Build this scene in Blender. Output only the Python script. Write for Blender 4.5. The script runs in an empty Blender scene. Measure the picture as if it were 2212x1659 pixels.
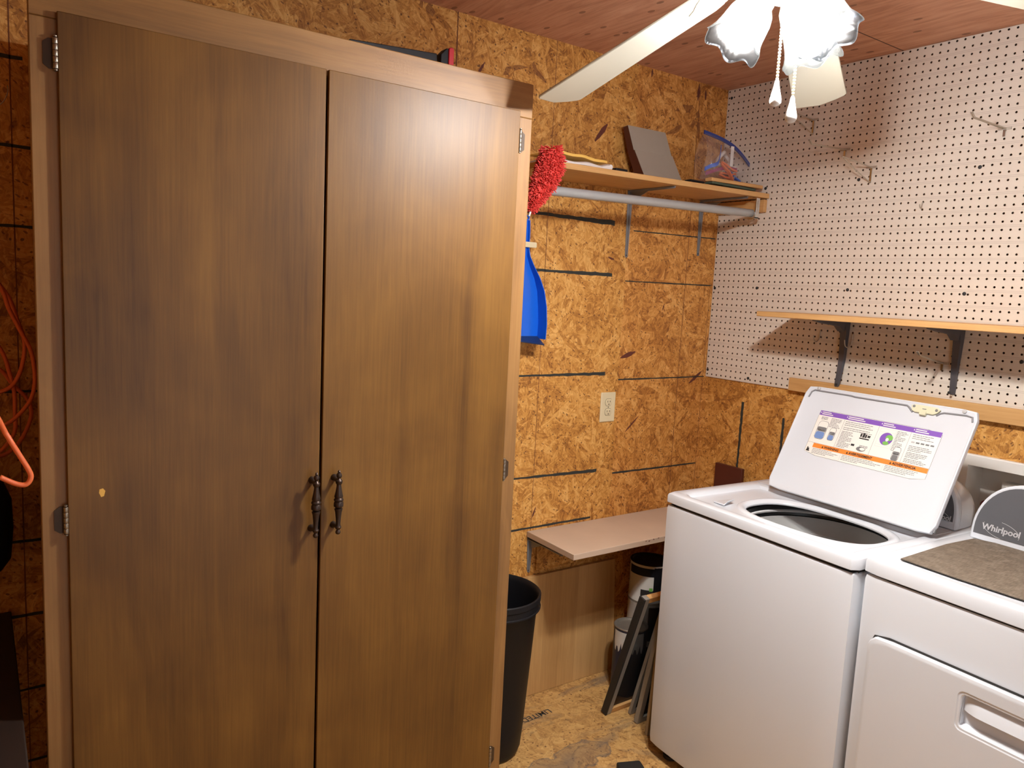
import bpy, bmesh, math, random
from mathutils import Matrix, Vector, Euler
random.seed(7)
PI = math.pi
BULB = 520.0
SC = bpy.context.scene
COL = SC.collection
FL, CE = -0.017, 2.434            # floor and ceiling heights

# ------------------------------------------------------------------ materials
class NG:
    def __init__(s, name):
        s.m = bpy.data.materials.new(name); s.m.use_nodes = True
        s.t = s.m.node_tree; s.t.nodes.clear()
        s.out = s.t.nodes.new('ShaderNodeOutputMaterial')
    def n(s, typ, ins=None, **kw):
        d = s.t.nodes.new('ShaderNode' + typ)
        for k, v in kw.items(): setattr(d, k, v)
        for k, v in (ins or {}).items():
            if isinstance(v, bpy.types.NodeSocket): s.t.links.new(v, d.inputs[k])
            else: d.inputs[k].default_value = v
        return d
    def math(s, op, a, b=0.0, c=0.0):
        return s.n('Math', {0: a, 1: b, 2: c}, operation=op).outputs[0]
    def ramp(s, fac, stops, interp='LINEAR'):
        d = s.n('ValToRGB', {0: fac}); cr = d.color_ramp; cr.interpolation = interp
        while len(cr.elements) < len(stops): cr.elements.new(0.5)
        for e, (p, c) in zip(cr.elements, stops):
            e.position = p; e.color = (*c, 1) if len(c) == 3 else c
        return d.outputs[0]
    def mix(s, f, a, b, blend='MIX'):
        d = s.n('Mix', None, data_type='RGBA', blend_type=blend)
        for i, v in ((0, f), (6, a), (7, b)):
            if isinstance(v, bpy.types.NodeSocket): s.t.links.new(v, d.inputs[i])
            else: d.inputs[i].default_value = v if i == 0 else ((*v, 1) if len(v) == 3 else v)
        return d.outputs[2]
    def mixf(s, f, a, b):
        d = s.n('Mix', None, data_type='FLOAT')
        for i, v in ((0, f), (2, a), (3, b)):
            if isinstance(v, bpy.types.NodeSocket): s.t.links.new(v, d.inputs[i])
            else: d.inputs[i].default_value = v
        return d.outputs[0]
    def obj(s): return s.n('TexCoord').outputs['Object']
    def scale(s, v, sc): return s.n('VectorMath', {0: v, 1: sc}, operation='MULTIPLY').outputs[0]
    def rotz(s, v, a): return s.n('VectorRotate', {'Vector': v, 'Angle': a}, rotation_type='Z_AXIS').outputs[0]
    def noise(s, v, scale, detail=2.0, rough=.5, dist=0.0, dim='3D'):
        return s.n('TexNoise', {'Vector': v, 'Scale': scale, 'Detail': detail, 'Roughness': rough, 'Distortion': dist}, noise_dimensions=dim)
    def finish(s, color, rough=.5, metal=0.0, spec=.5, coat=0.0, height=None, bump=.2, dist=.002, normal=None, alpha=None, coatr=.1):
        p = s.n('BsdfPrincipled')
        def put(k, v):
            if isinstance(v, bpy.types.NodeSocket): s.t.links.new(v, p.inputs[k])
            else: p.inputs[k].default_value = v
        put('Base Color', color if isinstance(color, bpy.types.NodeSocket) else (*color[:3], 1))
        put('Roughness', rough); put('Metallic', metal); put('Specular IOR Level', spec)
        put('Coat Weight', coat); put('Coat Roughness', coatr)
        if alpha is not None: put('Alpha', alpha)
        if height is not None:
            b = s.n('Bump', {'Height': height, 'Strength': bump, 'Distance': dist}); put('Normal', b.outputs[0])
        s.t.links.new(p.outputs[0], s.out.inputs[0]); return s.m

def plain(name, c, rough=.5, metal=0.0, spec=.5, coat=0.0, var=.06, vs=30.0, bump=0.0, bs=400.0):
    g = NG(name); o = g.obj()
    nz = g.noise(o, vs, 4).outputs[0]
    f = g.math('MULTIPLY_ADD', nz, 2 * var, 1 - var)
    col = g.n('VectorMath', {0: (*c,), 3: f}, operation='SCALE').outputs[0]
    h = g.noise(o, bs, 2).outputs[0] if bump else None
    return g.finish(col, rough, metal, spec, coat, h, bump, .001)

def plane_coords(g, axes):
    sx = g.n('SeparateXYZ', {0: g.obj()})
    i = {'x': 0, 'y': 1, 'z': 2}
    return g.n('CombineXYZ', {0: sx.outputs[i[axes[0]]], 1: sx.outputs[i[axes[1]]], 2: 0.0}).outputs[0], sx

def osb(name, axes, stops, bump=.35, stain=False, rough=.6, angs=(4, 40, 76, 112, 150), fl=(10.5, 46.0), joint=None):
    g = NG(name); v, sx = plane_coords(g, axes)
    v0 = v
    w = g.noise(v, 7.0, 1).outputs['Color']
    v = g.n('VectorMath', {0: w, 1: (.05, .05, 0), 2: v}, operation='MULTIPLY_ADD').outputs[0]
    best = tone = grain = None
    for k, a in enumerate(angs):
        r = g.rotz(v, math.radians(a))
        r = g.n('VectorMath', {0: r, 1: (3.7 * k + 1.1, 5.3 * k, 0)}, operation='ADD').outputs[0]
        vo = g.n('TexVoronoi', {'Vector': g.scale(r, (fl[0] * (.8 + .09 * k), fl[1] * (.75 + .09 * k), 1)), 'Scale': 1.0, 'Randomness': 1.0}, voronoi_dimensions='2D')
        c = g.n('SeparateColor', {0: vo.outputs['Color']})
        p, t = c.outputs[0], c.outputs[1]
        gr = g.noise(g.scale(r, (7, 260, 1)), 1.0, 3, .65, .4, '2D').outputs[0]
        if best is None: best, tone, grain = p, t, gr
        else:
            f = g.math('GREATER_THAN', p, best)
            best = g.math('MAXIMUM', p, best)
            tone = g.mixf(f, tone, t); grain = g.mixf(f, grain, gr)
    sb = st = None
    for k, a in enumerate((12, 55, 93, 138)):
        r = g.rotz(v, math.radians(a + 3))
        r = g.n('VectorMath', {0: r, 1: (2.3 * k + .7, 4.1 * k, 0)}, operation='ADD').outputs[0]
        vo = g.n('TexVoronoi', {'Vector': g.scale(r, (24 + 3 * k, 130 + 9 * k, 1)), 'Scale': 1.0, 'Randomness': 1.0}, voronoi_dimensions='2D')
        c = g.n('SeparateColor', {0: vo.outputs['Color']})
        if sb is None: sb, st = c.outputs[0], c.outputs[1]
        else:
            f = g.math('GREATER_THAN', c.outputs[0], sb); sb = g.math('MAXIMUM', c.outputs[0], sb); st = g.mixf(f, st, c.outputs[1])
    lo = g.noise(v, 2.2, 3).outputs[0]
    tt = g.math('ADD', g.math('MULTIPLY', tone, .30), g.math('MULTIPLY', grain, .50))
    tt = g.math('ADD', tt, g.math('MULTIPLY', st, .30))
    tt = g.math('ADD', tt, g.math('MULTIPLY_ADD', lo, .38, -.22))
    col = g.ramp(tt, stops)
    if joint is not None:
        j = g.math('GREATER_THAN', sx.outputs[{'x': 0, 'y': 1, 'z': 2}[axes[0]]], joint)
        col = g.mix(j, col, (1.0, .95, .97), 'MULTIPLY')
    dark = g.math('LESS_THAN', tone, .004)
    col = g.mix(g.math('MULTIPLY', dark, .55), col, (.16, .055, .022))
    fine = g.noise(g.scale(v, (60, 60, 1)), 1.0, 3, .7, 1.5, '2D').outputs[0]
    spk = g.n('TexVoronoi', {'Vector': g.scale(g.rotz(v, .6), (62, 150, 1)), 'Scale': 1.0, 'Randomness': 1.0}, voronoi_dimensions='2D')
    spc = g.n('SeparateColor', {0: spk.outputs['Color']})
    dash = g.math('MULTIPLY', g.math('LESS_THAN', spk.outputs['Distance'], .33), g.math('GREATER_THAN', spc.outputs[0], .955))
    col = g.mix(g.math('MULTIPLY', dash, .75), col, (.13, .045, .018))
    col = g.mix(g.ramp(fine, [(.59, (0, 0, 0)), (.74, (.5, .5, .5))]), col, (.22, .09, .03))
    sp = g.n('TexVoronoi', {'Vector': v, 'Scale': 48.0, 'Randomness': 1.0}, voronoi_dimensions='2D')
    sc = g.n('SeparateColor', {0: sp.outputs['Color']})
    spot = g.math('MULTIPLY', g.math('LESS_THAN', sp.outputs['Distance'], g.math('MULTIPLY', sc.outputs[1], .17)), g.math('GREATER_THAN', sc.outputs[0], .62))
    col = g.mix(g.math('MULTIPLY', spot, .8), col, (.10, .035, .015))
    if stain:
        # worn dark water stains on the floor sheet
        d = g.n('VectorMath', {0: g.n('VectorMath', {0: v, 1: (1.02, .40, 0)}, operation='ADD').outputs[0], 1: (5.2, 14.0, 0)}, operation='MULTIPLY').outputs[0]
        wn = g.n('VectorMath', {0: g.noise(v, 11.0, 4).outputs['Color'], 1: (1.5, 1.5, 0), 2: d}, operation='MULTIPLY_ADD').outputs[0]
        wn = g.n('VectorMath', {0: wn, 1: (-.75, -.75, 0)}, operation='ADD').outputs[0]
        ln = g.n('VectorMath', {0: wn}, operation='LENGTH').outputs['Value']
        m = g.ramp(ln, [(.0, (.75, .75, .75)), (.55, (.45, .45, .45)), (.86, (.35, .35, .35)), (.93, (.8, .8, .8)), (.99, (0, 0, 0))])
        col = g.mix(m, col, (.14, .115, .10))
        pn = g.noise(g.scale(v, (2.6, 7.5, 1)), 1.0, 5, .6, .6, '2D').outputs[0]
        col = g.mix(g.ramp(pn, [(.56, (0, 0, 0)), (.72, (.65, .65, .65))]), col, (.15, .12, .10))
        pn2 = g.noise(g.scale(v, (14, 26, 1)), 1.0, 4, .7, .8, '2D').outputs[0]
        col = g.mix(g.ramp(pn2, [(.58, (0, 0, 0)), (.74, (.6, .6, .6))]), col, (.13, .09, .06))
    hv = g.n('TexVoronoi', {'Vector': g.scale(g.rotz(v0, 1.1), (30, 95, 1)), 'Scale': 1.0, 'Randomness': 1.0}, voronoi_dimensions='2D')
    hv2 = g.n('TexVoronoi', {'Vector': g.scale(g.rotz(v0, -.5), (14, 52, 1)), 'Scale': 1.0, 'Randomness': 1.0}, voronoi_dimensions='2D')
    h = g.math('ADD', hv.outputs['Distance'], hv2.outputs['Distance'])
    return g.finish(col, rough, 0, .35, 0, h, bump, .0012)

def wood(name, stops, axis='z', rough=.45, coat=0.0, bump=.12, mott=.35, plank=0.0, spec=.5, stretch=1.0, coatr=.1, bd=.001, pk=.36, wrinkle=False):
    g = NG(name); o = g.obj()
    long = {'x': (.9, 14, 14), 'y': (14, .9, 14), 'z': (14, 14, .9)}[axis]
    fine = {'x': (5, 190, 190), 'y': (190, 5, 190), 'z': (190, 190, 5)}[axis]
    wv = g.n('VectorMath', {0: g.noise(o, 2.1, 2).outputs['Color'], 1: (.09, .09, .09), 2: o}, operation='MULTIPLY_ADD').outputs[0]
    a = g.noise(g.scale(wv, tuple(stretch * q for q in long)), 1.0, 5, .6, .9).outputs[0]
    b = g.noise(g.scale(o, fine), 1.0, 3, .6).outputs[0]
    c = g.noise(o, 3.2, 3, .55, .4).outputs[0]
    t = g.math('ADD', g.math('MULTIPLY', a, .62), g.math('MULTIPLY_ADD', b, .30, -.0))
    t = g.math('ADD', t, g.math('MULTIPLY_ADD', c, mott, -.5 * mott))
    if plank:
        sx = g.n('SeparateXYZ', {0: o})
        pc = sx.outputs[{'x': 1, 'y': 0, 'z': 0}[axis]]
        idx = g.math('FLOOR', g.math('DIVIDE', pc, plank))
        wn = g.n('TexWhiteNoise', {1: idx}, noise_dimensions='1D').outputs[0]
        t = g.math('ADD', t, g.math('MULTIPLY_ADD', wn, pk, -.5 * pk))
    col = g.ramp(t, stops)
    h = g.math('ADD', g.math('MULTIPLY', b, .5), a)
    if wrinkle:
        wr = g.noise(g.scale(o, (55, 55, 40)), 1.0, 3, .55, 2.2).outputs[0]
        h = g.math('ADD', g.math('MULTIPLY', b, .35), wr)
    return g.finish(col, rough, 0, spec, coat, h, bump, bd, coatr=coatr)

HONEY = [(.22, (.26, .097, .019)), (.40, (.45, .196, .040)), (.56, (.60, .288, .064)), (.80, (.76, .43, .135))]
M = {}
M['osb_wall'] = osb('osb_honey_wall', 'xz', HONEY, bump=.5, joint=-.522)
M['osb_right'] = osb('osb_honey_right', 'yz', HONEY, bump=.4)
M['osb_floor'] = osb('osb_floor', 'xy', [(.1, (.25, .12, .036)), (.38, (.46, .25, .082)), (.6, (.59, .345, .12)), (.9, (.68, .42, .165))], bump=.25, stain=True, fl=(13, 40))
def ceiling_mat():
    g = NG('plywood_ceiling'); v, sx = plane_coords(g, 'yx')
    wv = g.n('VectorMath', {0: g.noise(v, 2.5, 2).outputs['Color'], 1: (.12, .05, 0), 2: v}, operation='MULTIPLY_ADD').outputs[0]
    a = g.noise(g.scale(wv, (3.0, 22, 1)), 1.0, 5, .62, 1.1, '2D').outputs[0]
    b = g.noise(g.scale(v, (10, 160, 1)), 1.0, 2, .6, 0.0, '2D').outputs[0]
    t = g.math('ADD', g.math('MULTIPLY', a, .7), g.math('MULTIPLY', b, .3))
    col = g.ramp(t, [(.25, (.35, .155, .09)), (.5, (.55, .28, .17)), (.75, (.66, .38, .245))])
    k = g.n('TexVoronoi', {'Vector': g.scale(v, (5, 9, 1)), 'Scale': 1.0, 'Randomness': 1.0}, voronoi_dimensions='2D').outputs['Distance']
    col = g.mix(g.math('MULTIPLY', g.math('LESS_THAN', k, .07), .6), col, (.10, .035, .018))
    seam = g.math('LESS_THAN', g.math('ABSOLUTE', g.math('ADD', sx.outputs[1], .745)), .0022)
    col = g.mix(seam, col, (.045, .018, .010))
    return g.finish(col, .6, 0, .35, 0, a, .25, .002)
M['ceiling'] = ceiling_mat()
CAB = [(.20, (.068, .028, .0055)), (.42, (.132, .059, .0105)), (.62, (.190, .090, .0165)), (.85, (.28, .138, .027))]
M['cab_door'] = wood('stained_birch_door', CAB, 'z', rough=.45, coat=.0, spec=.38, bump=.10, mott=.50, stretch=.55, bd=.0010, plank=.19, pk=.10, wrinkle=True)
M['cab_frame'] = wood('stained_frame_upright', [(.2, (.13, .060, .018)), (.5, (.25, .125, .038)), (.8, (.36, .195, .066))], 'z', rough=.5, coat=.0, bump=.12, mott=.4)
M['cab_head'] = wood('stained_frame_header', [(.2, (.115, .052, .015)), (.5, (.235, .115, .032)), (.8, (.34, .18, .058))], 'x', rough=.5, coat=.0, bump=.12, mott=.45)
M['cab_side'] = wood('cabinet_carcass', CAB, 'z', rough=.5)
PINE = [(.2, (.42, .21, .065)), (.5, (.60, .34, .13)), (.8, (.70, .44, .19))]
M['pine_y'] = wood('pine_along_wall', PINE, 'y', rough=.5, bump=.1)
M['pine_x'] = wood('pine_shelf', PINE, 'x', rough=.5, bump=.1)
M['pine_z'] = wood('pine_block', PINE, 'z', rough=.5, bump=.1)
M['panel'] = wood('glued_board_panel', [(.2, (.37, .195, .067)), (.5, (.56, .325, .125)), (.8, (.68, .42, .18))], 'z', rough=.5, bump=.08, plank=.085, mott=.2)
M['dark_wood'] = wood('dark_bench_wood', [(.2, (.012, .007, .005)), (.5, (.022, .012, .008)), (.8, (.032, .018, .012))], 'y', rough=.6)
M['maroon'] = plain('maroon_paint', (.085, .018, .012), .4)
M['greige'] = plain('greige_shelf_paint', (.53, .40, .30), .5, var=.1, vs=9)
M['white'] = plain('white_appliance_enamel', (.64, .67, .715), .22, coat=.3, var=.01, vs=3)
M['white_plastic'] = plain('white_plastic', (.78, .76, .72), .4, var=.02)
M['seam'] = plain('dark_seam', (.02, .018, .016), .7)
M['gasket'] = plain('grey_gasket', (.22, .22, .23), .6)
M['console'] = plain('charcoal_console', (.105, .108, .118), .32, var=.03)
M['logo'] = plain('logo_print', (.82, .82, .84), .4)
M['tub_dark'] = plain('tub_black', (.012, .012, .013), .35)
M['tub_ring'] = plain('tub_grey_ring', (.60, .60, .61), .3, var=.03)
M['basket'] = plain('tub_basket', (.62, .62, .61), .35, .25, var=.02)
M['mat'] = None
def mat_mat():
    g = NG('woven_dryer_mat'); o = g.obj()
    a = g.noise(g.scale(o, (60, 420, 60)), 1.0, 3, .6).outputs[0]
    b = g.noise(o, 40, 3).outputs[0]
    t = g.math('ADD', g.math('MULTIPLY', a, .6), g.math('MULTIPLY', b, .4))
    col = g.ramp(t, [(.3, (.10, .078, .056)), (.5, (.16, .125, .092)), (.7, (.24, .20, .155))])
    return g.finish(col, .75, 0, .3, 0, a, .4, .001)
M['mat'] = mat_mat()
M['mat_under'] = plain('mat_backing', (.03, .028, .026), .8)
M['yellowed'] = plain('yellowed_latch', (.62, .60, .42), .45)
M['bracket'] = plain('grey_bracket_steel', (.23, .235, .25), .45, .35, var=.05)
M['bracket_dark'] = plain('dark_bracket_steel', (.105, .102, .115), .45, .3, var=.05)
M['rod'] = plain('painted_pipe', (.40, .41, .41), .35, .25, var=.05)
M['chrome'] = plain('bright_steel', (.62, .61, .58), .22, 1.0, var=.02)
M['wire'] = plain('zinc_wire', (.50, .45, .38), .4, .6, var=.03)
M['bronze'] = plain('dark_bronze', (.060, .042, .034), .38, .75, var=.25, vs=160)
M['iron'] = plain('hinge_steel', (.28, .24, .19), .35, .9, var=.2, vs=120)
M['hinge_leaf'] = plain('dark_hinge_leaf', (.055, .030, .014), .5, .2, var=.2, vs=90)
M['black'] = plain('black_plastic', (.006, .006, .008), .5, spec=.3)
M['black_rubber'] = plain('black_rubber', (.016, .015, .014), .6)
M['ivory'] = plain('ivory_plastic', (.72, .62, .40), .4, var=.02)
M['slot'] = plain('slot_shadow', (.10, .075, .045), .7)
M['marker'] = plain('black_marker', (.028, .030, .026), .8, var=.3, vs=90)
M['chalk'] = plain('brown_snap_line', (.17, .055, .018), .8)
M['flake'] = plain('dark_bark_flake', (.12, .028, .016), .7, var=.3, vs=60)
M['red'] = plain('red_chenille', (.66, .05, .036), .75, var=.25, vs=60)
M['blue'] = plain('blue_plastic', (.008, .125, .66), .3, coat=.15, var=.04)
M['blue_dark'] = plain('dark_blue_lip', (.012, .03, .10), .5)
M['blue_band'] = plain('zip_blue', (.025, .05, .24), .4)
M['magenta'] = plain('magenta_cloth', (.30, .02, .10), .7)
M['orange_plastic'] = plain('orange_plastic', (.72, .16, .045), .45)
M['cord'] = plain('orange_cord', (.78, .17, .055), .45, var=.05)
M['red_plastic'] = plain('red_plastic', (.55, .02, .035), .4)
M['wine'] = plain('wine_valve', (.20, .012, .018), .3)
M['green_hose'] = plain('dark_green_hose', (.02, .03, .025), .45)
M['yellow_env'] = plain('manila_envelope', (.72, .43, .09), .7)
M['paper'] = plain('white_wrapping', (.66, .60, .56), .5, var=.08)
M['grey_metal'] = plain('taupe_sheet_metal', (.40, .36, .295), .4, .15, var=.04)
M['fan_white'] = plain('cream_fan_blade', (.40, .365, .285), .35, var=.02)
M['fan_metal'] = plain('white_fan_metal', (.74, .74, .74), .35, var=.02)
M['label_white'] = plain('can_label_white', (.62, .60, .56), .5, var=.08)
M['navy'] = plain('navy_can', (.010, .016, .045), .4)
M['can_metal'] = plain('can_metal', (.35, .31, .26), .4, .6, var=.2)
M['frame_grey'] = plain('screen_frame_grey', (.30, .285, .255), .45, .2, var=.05)
M['frame_tan'] = plain('screen_frame_tan', (.33, .27, .19), .5)
M['olive'] = plain('olive_slat', (.06, .085, .055), .6)
M['purple'] = plain('purple_print', (.20, .085, .42), .5, var=.02)
M['orange_print'] = plain('orange_print', (.80, .24, .035), .5, var=.02)
M['print_grey'] = plain('grey_print', (.17, .17, .17), .6)
M['print_black'] = plain('black_print', (.02, .02, .02), .6)
M['print_blue'] = plain('blue_print', (.16, .26, .52), .5)
M['print_light'] = plain('light_grey_print', (.46, .45, .44), .6)
M['print_green'] = plain('green_print', (.18, .45, .09), .5)
M['label_paper'] = plain('label_paper', (.80, .77, .71), .45, var=.02)
M['floor_ink'] = plain('floor_stamp_ink', (.05, .045, .04), .8)
def peg_mat():
    g = NG('white_pegboard'); sx = g.n('SeparateXYZ', {0: g.obj()})
    y, z = sx.outputs[1], sx.outputs[2]
    p = .0254
    # embossed double groove lines, one pair every two hole rows
    zz = g.math('MODULO', g.math('ADD', g.math('SUBTRACT', z, 1.2192), 10 * p), 2 * p)
    d1 = g.math('ABSOLUTE', g.math('SUBTRACT', zz, .0018)); d2 = g.math('ABSOLUTE', g.math('SUBTRACT', zz, 2 * p - .0030))
    ln = g.math('LESS_THAN', g.math('MINIMUM', d1, d2), .0009)
    nz = g.noise(g.obj(), 4, 3).outputs[0]
    col = g.mix(nz, (.67, .595, .505), (.73, .65, .555))
    col = g.mix(g.math('MULTIPLY', ln, .38), col, (.36, .29, .25))
    return g.finish(col, .38, 0, .4, 0, g.math('SUBTRACT', 1.0, ln), .3, .0006)
M['peg'] = peg_mat(); M['core'] = plain('hardboard_core', (.035, .018, .010), .8)
def screen_mat():
    g = NG('black_screen_mesh')
    p = g.n('BsdfPrincipled', {'Base Color': (.012, .012, .013, 1), 'Roughness': .7})
    t = g.n('BsdfTransparent'); mx = g.n('MixShader', {0: .45, 1: p.outputs[0], 2: t.outputs[0]})
    g.t.links.new(mx.outputs[0], g.out.inputs[0]); return g.m
M['screen'] = screen_mat()
def bag_mat():
    g = NG('clear_bag_film')
    w = g.noise(g.obj(), 25, 3, .6, 1.2).outputs[0]
    b = g.n('Bump', {'Height': w, 'Strength': .8, 'Distance': .01})
    p = g.n('BsdfGlossy', {'Color': (.9, .9, .92, 1), 'Roughness': .18, 'Normal': b.outputs[0]})
    d = g.n('BsdfDiffuse', {'Color': (.7, .68, .68, 1)})
    m1 = g.n('MixShader', {0: .5, 1: p.outputs[0], 2: d.outputs[0]})
    t = g.n('BsdfTransparent', {'Color': (.97, .97, .98, 1)})
    mx = g.n('MixShader', {0: .86, 1: m1.outputs[0], 2: t.outputs[0]})
    g.t.links.new(mx.outputs[0], g.out.inputs[0]); return g.m
M['bag'] = bag_mat()
def shade_mat():
    g = NG('ribbed_frosted_glass')
    o = g.obj(); w = g.n('TexWave', {'Vector': o, 'Scale': 45.0, 'Distortion': 2.0, 'Detail': 1.0}).outputs[1]
    b = g.n('Bump', {'Height': w, 'Strength': .25, 'Distance': .002})
    tr = g.n('BsdfTranslucent', {'Color': (.0110, .0108, .0098, 1), 'Normal': b.outputs[0]})
    pr = g.n('BsdfPrincipled', {'Base Color': (.004, .004, .004, 1), 'Roughness': .25, 'Normal': b.outputs[0]})
    m1 = g.n('MixShader', {0: .25, 1: tr.outputs[0], 2: pr.outputs[0]})
    t = g.n('BsdfTransparent', {'Color': (.90, .94, 1.0, 1)})
    mx = g.n('MixShader', {0: .42, 1: m1.outputs[0], 2: t.outputs[0]})
    g.t.links.new(mx.outputs[0], g.out.inputs[0]); return g.m
M['shade'] = shade_mat()
def bulb_mat():
    g = NG('lit_bulb'); e = g.n('Emission', {'Color': (1, .965, .915, 1), 'Strength': BULB})
    g.t.links.new(e.outputs[0], g.out.inputs[0]); return g.m
M['bulb'] = bulb_mat()

# ------------------------------------------------------------------ object helpers
MAT = {}                                    # object name -> world matrix of its root frame
def thing(name, label, cat, loc=(0, 0, 0), rotz=0.0, group=None, mtx=None):
    o = bpy.data.objects.new(name, None); COL.objects.link(o); o.empty_display_size = .05
    m = mtx if mtx is not None else Matrix.Translation(loc) @ Matrix.Rotation(rotz, 4, 'Z')
    o.matrix_world = m; MAT[o.name] = m.copy()
    tag(o, label, cat, group); return o
def tag(o, label=None, cat=None, group=None, kind=None):
    if label: o['label'] = label
    if cat: o['category'] = cat
    if group: o['group'] = group
    if kind: o['kind'] = kind
    return o
def link(name, bm, mat, parent=None, smooth=None, bevel=0.0, local=True, seg=2):
    """bm is in the frame of the parent's root (local) or in world space (local=False)."""
    if parent is not None and not local: bm.transform(MAT[parent.name].inverted())
    if smooth != 'keep': bmesh.ops.recalc_face_normals(bm, faces=bm.faces)
    me = bpy.data.meshes.new(name); bm.to_mesh(me); bm.free()
    for m in (mat if isinstance(mat, (list, tuple)) else [mat]): me.materials.append(m)
    o = bpy.data.objects.new(name, me); COL.objects.link(o)
    if parent is not None:
        o.parent = parent; MAT[o.name] = MAT[parent.name]
    else: MAT[o.name] = Matrix.Identity(4)
    if smooth and smooth != 'keep':
        me.shade_smooth()
        if not isinstance(smooth, str): me.set_sharp_from_angle(angle=math.radians(smooth))
    if bevel:
        b = o.modifiers.new('bevel', 'BEVEL'); b.width = bevel; b.segments = seg; b.limit_method = 'ANGLE'; b.angle_limit = math.radians(40)
        me.shade_smooth(); me.set_sharp_from_angle(angle=math.radians(50))
    return o
def BM(): return bmesh.new()
def box(bm, lo, hi, mi=0):
    vs = [bm.verts.new((x, y, z)) for z in (lo[2], hi[2]) for y in (lo[1], hi[1]) for x in (lo[0], hi[0])]
    for f in ((0, 2, 3, 1), (4, 5, 7, 6), (0, 1, 5, 4), (2, 6, 7, 3), (0, 4, 6, 2), (1, 3, 7, 5)):
        fc = bm.faces.new([vs[i] for i in f]); fc.material_index = mi
    return vs
def obox(bm, c, ax, ay, az, s, mi=0):
    vs = box(bm, (-s[0] / 2, -s[1] / 2, -s[2] / 2), (s[0] / 2, s[1] / 2, s[2] / 2), mi)
    for v in vs: v.co = Vector(c) + ax * v.co.x + ay * v.co.y + az * v.co.z
    return vs
def bridge(bm, loops, cap0=False, cap1=False, closed=True, mi=0):
    vl = [[bm.verts.new(p) for p in lp] for lp in loops]
    n = len(vl[0])
    for a, b in zip(vl, vl[1:]):
        for i in range(n if closed else n - 1):
            j = (i + 1) % n
            f = bm.faces.new((a[i], a[j], b[j], b[i])); f.material_index = mi
    if cap0: f = bm.faces.new(vl[0][::-1]); f.material_index = mi
    if cap1: f = bm.faces.new(vl[-1]); f.material_index = mi
    return vl
def prism(bm, poly, vec, mi=0):
    p1 = [Vector(p) for p in poly]; p2 = [p + Vector(vec) for p in p1]
    bridge(bm, [p1, p2], True, True, mi=mi)
def catmull(pts, n=8):
    P = [Vector(p) for p in pts]; out = []
    for i in range(len(P) - 1):
        a, b, c, d = P[max(i - 1, 0)], P[i], P[i + 1], P[min(i + 2, len(P) - 1)]
        for k in range(n):
            t = k / n
            out.append(.5 * ((2 * b) + (c - a) * t + (2 * a - 5 * b + 4 * c - d) * t * t + (3 * b - a - 3 * c + d) * t ** 3))
    out.append(P[-1]); return out
def tube(bm, pts, r, seg=8, cap=True, mi=0):
    P = [Vector(p) for p in pts]; up = None; loops = []
    for i, p in enumerate(P):
        t = (P[min(i + 1, len(P) - 1)] - P[max(i - 1, 0)]).normalized()
        if up is None:
            up = t.orthogonal().normalized()
        up = (up - t * up.dot(t)).normalized(); s = t.cross(up)
        rr = r[i] if isinstance(r, (list, tuple)) else r
        loops.append([p + (up * math.cos(a) + s * math.sin(a)) * rr for a in (2 * PI * k / seg for k in range(seg))])
    bridge(bm, loops, cap, cap, mi=mi)
def lathe(bm, prof, c=(0, 0, 0), axis=None, seg=24, cap0=True, cap1=True, wob=None, mi=0):
    """prof: (radius, height) pairs along axis from c."""
    ax = Vector(axis or (0, 0, 1)).normalized(); u = ax.orthogonal().normalized(); v = ax.cross(u); loops = []
    for i, (r, h) in enumerate(prof):
        lp = []
        for k in range(seg):
            a = 2 * PI * k / seg; rr, hh = (r, h) if wob is None else wob(r, h, a, i)
            lp.append(Vector(c) + ax * hh + (u * math.cos(a) + v * math.sin(a)) * rr)
        loops.append(lp)
    bridge(bm, loops, cap0, cap1, mi=mi)
def rrect(cx, cy, hx, hy, r, n=72, ox=None, oy=None):
    """Rounded rectangle outline sampled by angle about (ox,oy)."""
    ox = cx if ox is None else ox; oy = cy if oy is None else oy; out = []
    for k in range(n):
        a = 2 * PI * (k + .5) / n; d = Vector((math.cos(a), math.sin(a)))
        lo, hi = 0.0, 5.0
        for _ in range(40):
            m = (lo + hi) / 2; x = abs(ox + d.x * m - cx); y = abs(oy + d.y * m - cy)
            qx, qy = max(x - (hx - r), 0), max(y - (hy - r), 0)
            ins = (x <= hx and y <= hy) and (math.hypot(qx, qy) <= r or qx == 0 or qy == 0)
            if ins: lo = m
            else: hi = m
        out.append((ox + d.x * lo, oy + d.y * lo))
    return out
def text_bm(bm, s, size, fn, bold=0.0, shear=0.0, mi=0, align='LEFT', thick=.0003):
    cu = bpy.data.curves.new('lettering', 'FONT'); cu.body = s; cu.size = size; cu.shear = shear; cu.offset = bold
    cu.align_x = align; cu.resolution_u = 3; cu.extrude = thick
    ob = bpy.data.objects.new('lettering', cu); COL.objects.link(ob)
    bpy.context.view_layer.update()
    me = ob.evaluated_get(bpy.context.evaluated_depsgraph_get()).to_mesh()
    base = [bm.verts.new(fn(v.co.x, v.co.y, v.co.z)) for v in me.vertices]
    for p in me.polygons:
        try:
            f = bm.faces.new([base[i] for i in p.vertices]); f.material_index = mi
        except ValueError: pass
    bpy.data.objects.remove(ob); bpy.data.curves.remove(cu)

M['bounce_wall'] = plain('pale_bounce_wall', (.58, .55, .52), .6)  # pale tone picked so the unseen wall bounces neutral fill
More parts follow.
